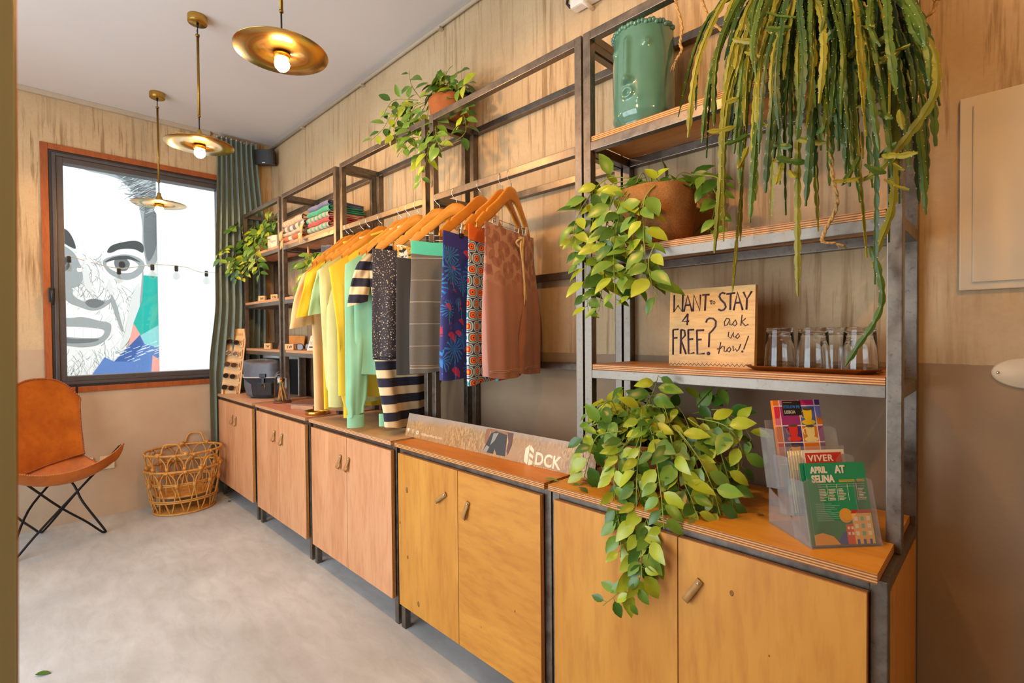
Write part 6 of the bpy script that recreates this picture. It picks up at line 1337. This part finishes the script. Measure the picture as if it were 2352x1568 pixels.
# ------------------------------------------------------------------ outside the window
MAT['render_white'] = mat('white_outside_render', '#E9ECEE', 0.9, var=0.02, scale=3); XM = -2.5
struct('ground_outside', MB().box((-9, -9, -0.3), (-0.2, 9, -0.2)), mat('pale_paving', '#B9B6B0', 0.9))
mw_ = MB().box((XM - 0.2, -4.5, -0.2), (XM, 3.0, 6.5)); mw_ = struct('wall_outside', mw_, MAT['render_white'])
yA = at(362, 600, x=-2.46).y
struct('wall_outside_white', MB().box((-2.495, yA, -0.2), (-2.46, 3.0, 6.5)), MAT['render_white'])
mu = tag(bpy.data.objects.new('mural', None), 'black and white mural of a smiling face on the wall outside the window', 'mural'); mu.location = (XM, -1.0, 0.9); COL.objects.link(mu)
MMu = frame_M((XM, 0, 0), (0, 1, 0), (0, 0, 1))
def mxy(u, v): q = at(u, v, x=XM); return (q.y, q.z)
LAY = [0]
def mp(mb, P, mi, smooth=True):
    LAY[0] += 1; P = [mxy(*q) for q in P]
    if smooth:
        n = len(P); Q = []
        for i in range(n):
            a, b, c, d = [V((*P[(i + k) % n], 0)) for k in (-1, 0, 1, 2)]
            for k in range(5):
                t = k / 5; p = 0.5 * ((2 * b) + (c - a) * t + (2 * a - 5 * b + 4 * c - d) * t * t + (3 * b - a - 3 * c + d) * t ** 3); Q.append((p.x, p.y))
        P = Q
    poly(mb, P, MMu, mi, 0.0010 + 0.0003 * LAY[0])
GREY = ['#D9DDDF', '#9AA3A8', '#6C7479', '#474C50', '#2C2F32', '#F2F3F3']
m = MB()
mp(m, [(150, 355), (240, 355), (362, 385), (362, 470), (362, 590), (340, 612), (328, 560), (327, 520), (318, 470), (303, 440), (280, 415), (245, 402), (190, 388)], 1); mp(m, [(255, 392), (340, 402), (360, 430), (345, 470), (325, 450), (305, 425)], 2); mp(m, [(335, 470), (360, 480), (360, 560), (340, 600), (330, 540)], 2)
mp(m, [(300, 400), (345, 412), (340, 430), (312, 420)], 1); m.build('hair', [ink(c, .9) for c in GREY], mu)
m = MB(); mp(m, [(246, 578), (256, 564), (282, 556), (312, 553), (328, 562), (328, 580), (308, 572), (276, 572), (256, 580)], 3); mp(m, [(120, 522), (150, 526), (166, 545), (174, 570), (160, 566), (142, 556), (120, 552)], 3); m.build('eyebrows', [ink(c, .9) for c in GREY], mu)
m = MB()
mp(m, [(236, 602), (252, 590), (290, 584), (322, 594), (332, 612), (316, 634), (286, 642), (252, 628)], 1); mp(m, [(244, 606), (268, 596), (298, 596), (318, 610), (300, 626), (266, 624)], 5); mp(m, [(264, 596), (284, 592), (298, 604), (292, 620), (276, 622), (264, 612)], 2); mp(m, [(274, 602), (284, 601), (288, 610), (281, 616), (273, 611)], 4); mp(m, [(240, 602), (262, 590), (296, 588), (322, 602), (298, 596), (264, 597)], 3)
mp(m, [(120, 560), (150, 566), (176, 590), (190, 640), (165, 660), (120, 640)], 1); mp(m, [(120, 585), (150, 590), (160, 612), (140, 628), (120, 622)], 3); m.build('eyes', [ink(c, .9) for c in GREY], mu)
m = MB()
mp(m, [(142, 668), (152, 655), (166, 662), (170, 680), (200, 694), (226, 690), (250, 688), (258, 676), (254, 692), (236, 706), (212, 712), (184, 704), (156, 692)], 1); mp(m, [(196, 692), (216, 686), (240, 694), (224, 706), (204, 704)], 2); mp(m, [(196, 610), (206, 640), (210, 670), (196, 660), (190, 630)], 0); mp(m, [(252, 640), (260, 668), (256, 680), (246, 660)], 0); m.build('nose', [ink(c, .9) for c in GREY], mu)
m = MB()
mp(m, [(110, 732), (160, 730), (190, 728), (226, 736), (254, 744), (250, 770), (226, 790), (190, 796), (150, 792), (110, 786)], 1); mp(m, [(120, 752), (160, 750), (200, 752), (238, 758), (230, 774), (200, 776), (160, 774), (120, 768)], 5); mp(m, [(120, 770), (170, 778), (226, 778), (210, 786), (160, 788), (120, 782)], 2)
for u in (150, 170, 190, 209, 224): mp(m, [(u, 752), (u + 1.5, 752), (u + 1.5, 775), (u, 775)], 0, False)
m.build('mouth', [ink(c, .9) for c in GREY], mu)
m = MB(); mp(m, [(256, 676), (268, 700), (276, 730), (284, 760), (276, 752), (266, 724), (256, 696)], 1); mp(m, [(328, 620), (330, 680), (322, 740), (300, 790), (272, 830), (292, 794), (314, 742), (322, 690)], 1); mp(m, [(300, 690), (320, 650), (318, 730), (296, 780), (276, 800), (290, 750)], 0)
rg = random.Random(12)
for k in range(330):
    u, v = rg.choice(((rg.uniform(140, 190), rg.uniform(560, 680)), (rg.uniform(230, 320), rg.uniform(640, 820)), (rg.uniform(140, 260), rg.uniform(800, 860)), (rg.uniform(180, 240), rg.uniform(580, 690)))); a = rg.uniform(0.6, 2.4); l_ = rg.uniform(12, 40)
    P = [mxy(u + l_ * q * math.cos(a) + 3 * math.sin(q * 3), v + l_ * q * math.sin(a)) for q in (0, .35, .7, 1)]; ribbon(m, P, 0.004, MMu, rg.choice((0, 0, 0, 1, 1, 2)), 0.001)
for k in range(150):
    q = rg.random(); u, v = lerp(268, 352, q) + rg.uniform(-8, 14), lerp(396, 470, q) + rg.uniform(-24, 40); L = rg.uniform(22, 46); b = rg.uniform(-8, 10)
    ribbon(m, [mxy(min(372, u + d_ * L), v - L * 0.35 * d_ + b * math.sin(2.6 * d_)) for d_ in (0, .2, .4, .6, .8, 1)], 0.0045, MMu, rg.choice((0, 0, 3, 2, 2)), 0.003)
m.build('pencil_lines', [ink(c, .9) for c in GREY], mu)
m = MB(); CC = ['#1FB0A6', '#8AD0D4', '#E7A49C', '#3F63A8', '#5E82C4', '#E8EEF2']
mp(m, [(330, 632), (372, 636), (372, 745), (322, 770), (306, 742), (326, 690)], 0, False); mp(m, [(322, 770), (372, 742), (372, 800), (330, 790)], 1, False); mp(m, [(306, 742), (322, 768), (294, 798)], 2, False); mp(m, [(294, 798), (322, 770), (332, 790), (372, 800), (372, 870), (205, 870), (240, 820), (262, 830)], 4, False); mp(m, [(262, 830), (320, 770), (330, 790), (300, 830)], 3, False); mp(m, [(350, 815), (372, 830), (372, 870), (346, 870)], 2, False)
for k in range(26): u, v = rg.uniform(262, 360), rg.uniform(788, 830); ribbon(m, [mxy(u + d_ * 16, v + d_ * -6) for d_ in (0, .5, 1)], 0.008, MMu, 5, 0.010)
m.build('coloured_shapes', [ink(c, .9) for c in CC], mu)
# string of bulbs outside
sl = thing('string_lights', 'string of clear bulbs hanging outside the window', 'string lights', (-0.9, -0.9, 1.9)); XS = -0.9
cat = [at(u, v, x=XS) for u, v in ((100, 578), (158, 588), (215, 604), (275, 616), (330, 610), (350, 607), (420, 612), (500, 626))]
MB().tube(catmull([V((-0.205, -2.4, 2.5))] + cat + [V((-2.455, 1.1, 2.4))], 6), 0.004, 6).build('cable', MAT['white'], sl)
MAT['clear_bulb'] = thin_glass('clear_bulb_glass', (0.9, 0.9, 0.88, 1), 0.08, 0.05)
for u, v in ((158, 588), (273, 616), (350, 607), (405, 610), (474, 622)):
    q = at(u, v, x=XS); MB().lathe([(0.010, 0.0), (0.016, -0.006), (0.016, -0.05), (0.012, -0.055)], 12, Matrix.Translation(q)).build('socket', MAT['dark_brown'], sl)
    MB().lathe([(0.012, -0.055), (0.014, -0.062), (0.029, -0.09), (0.031, -0.105), (0.025, -0.125), (0.0001, -0.137)], 16, Matrix.Translation(q)).build('bulb', MAT['clear_bulb'], sl)
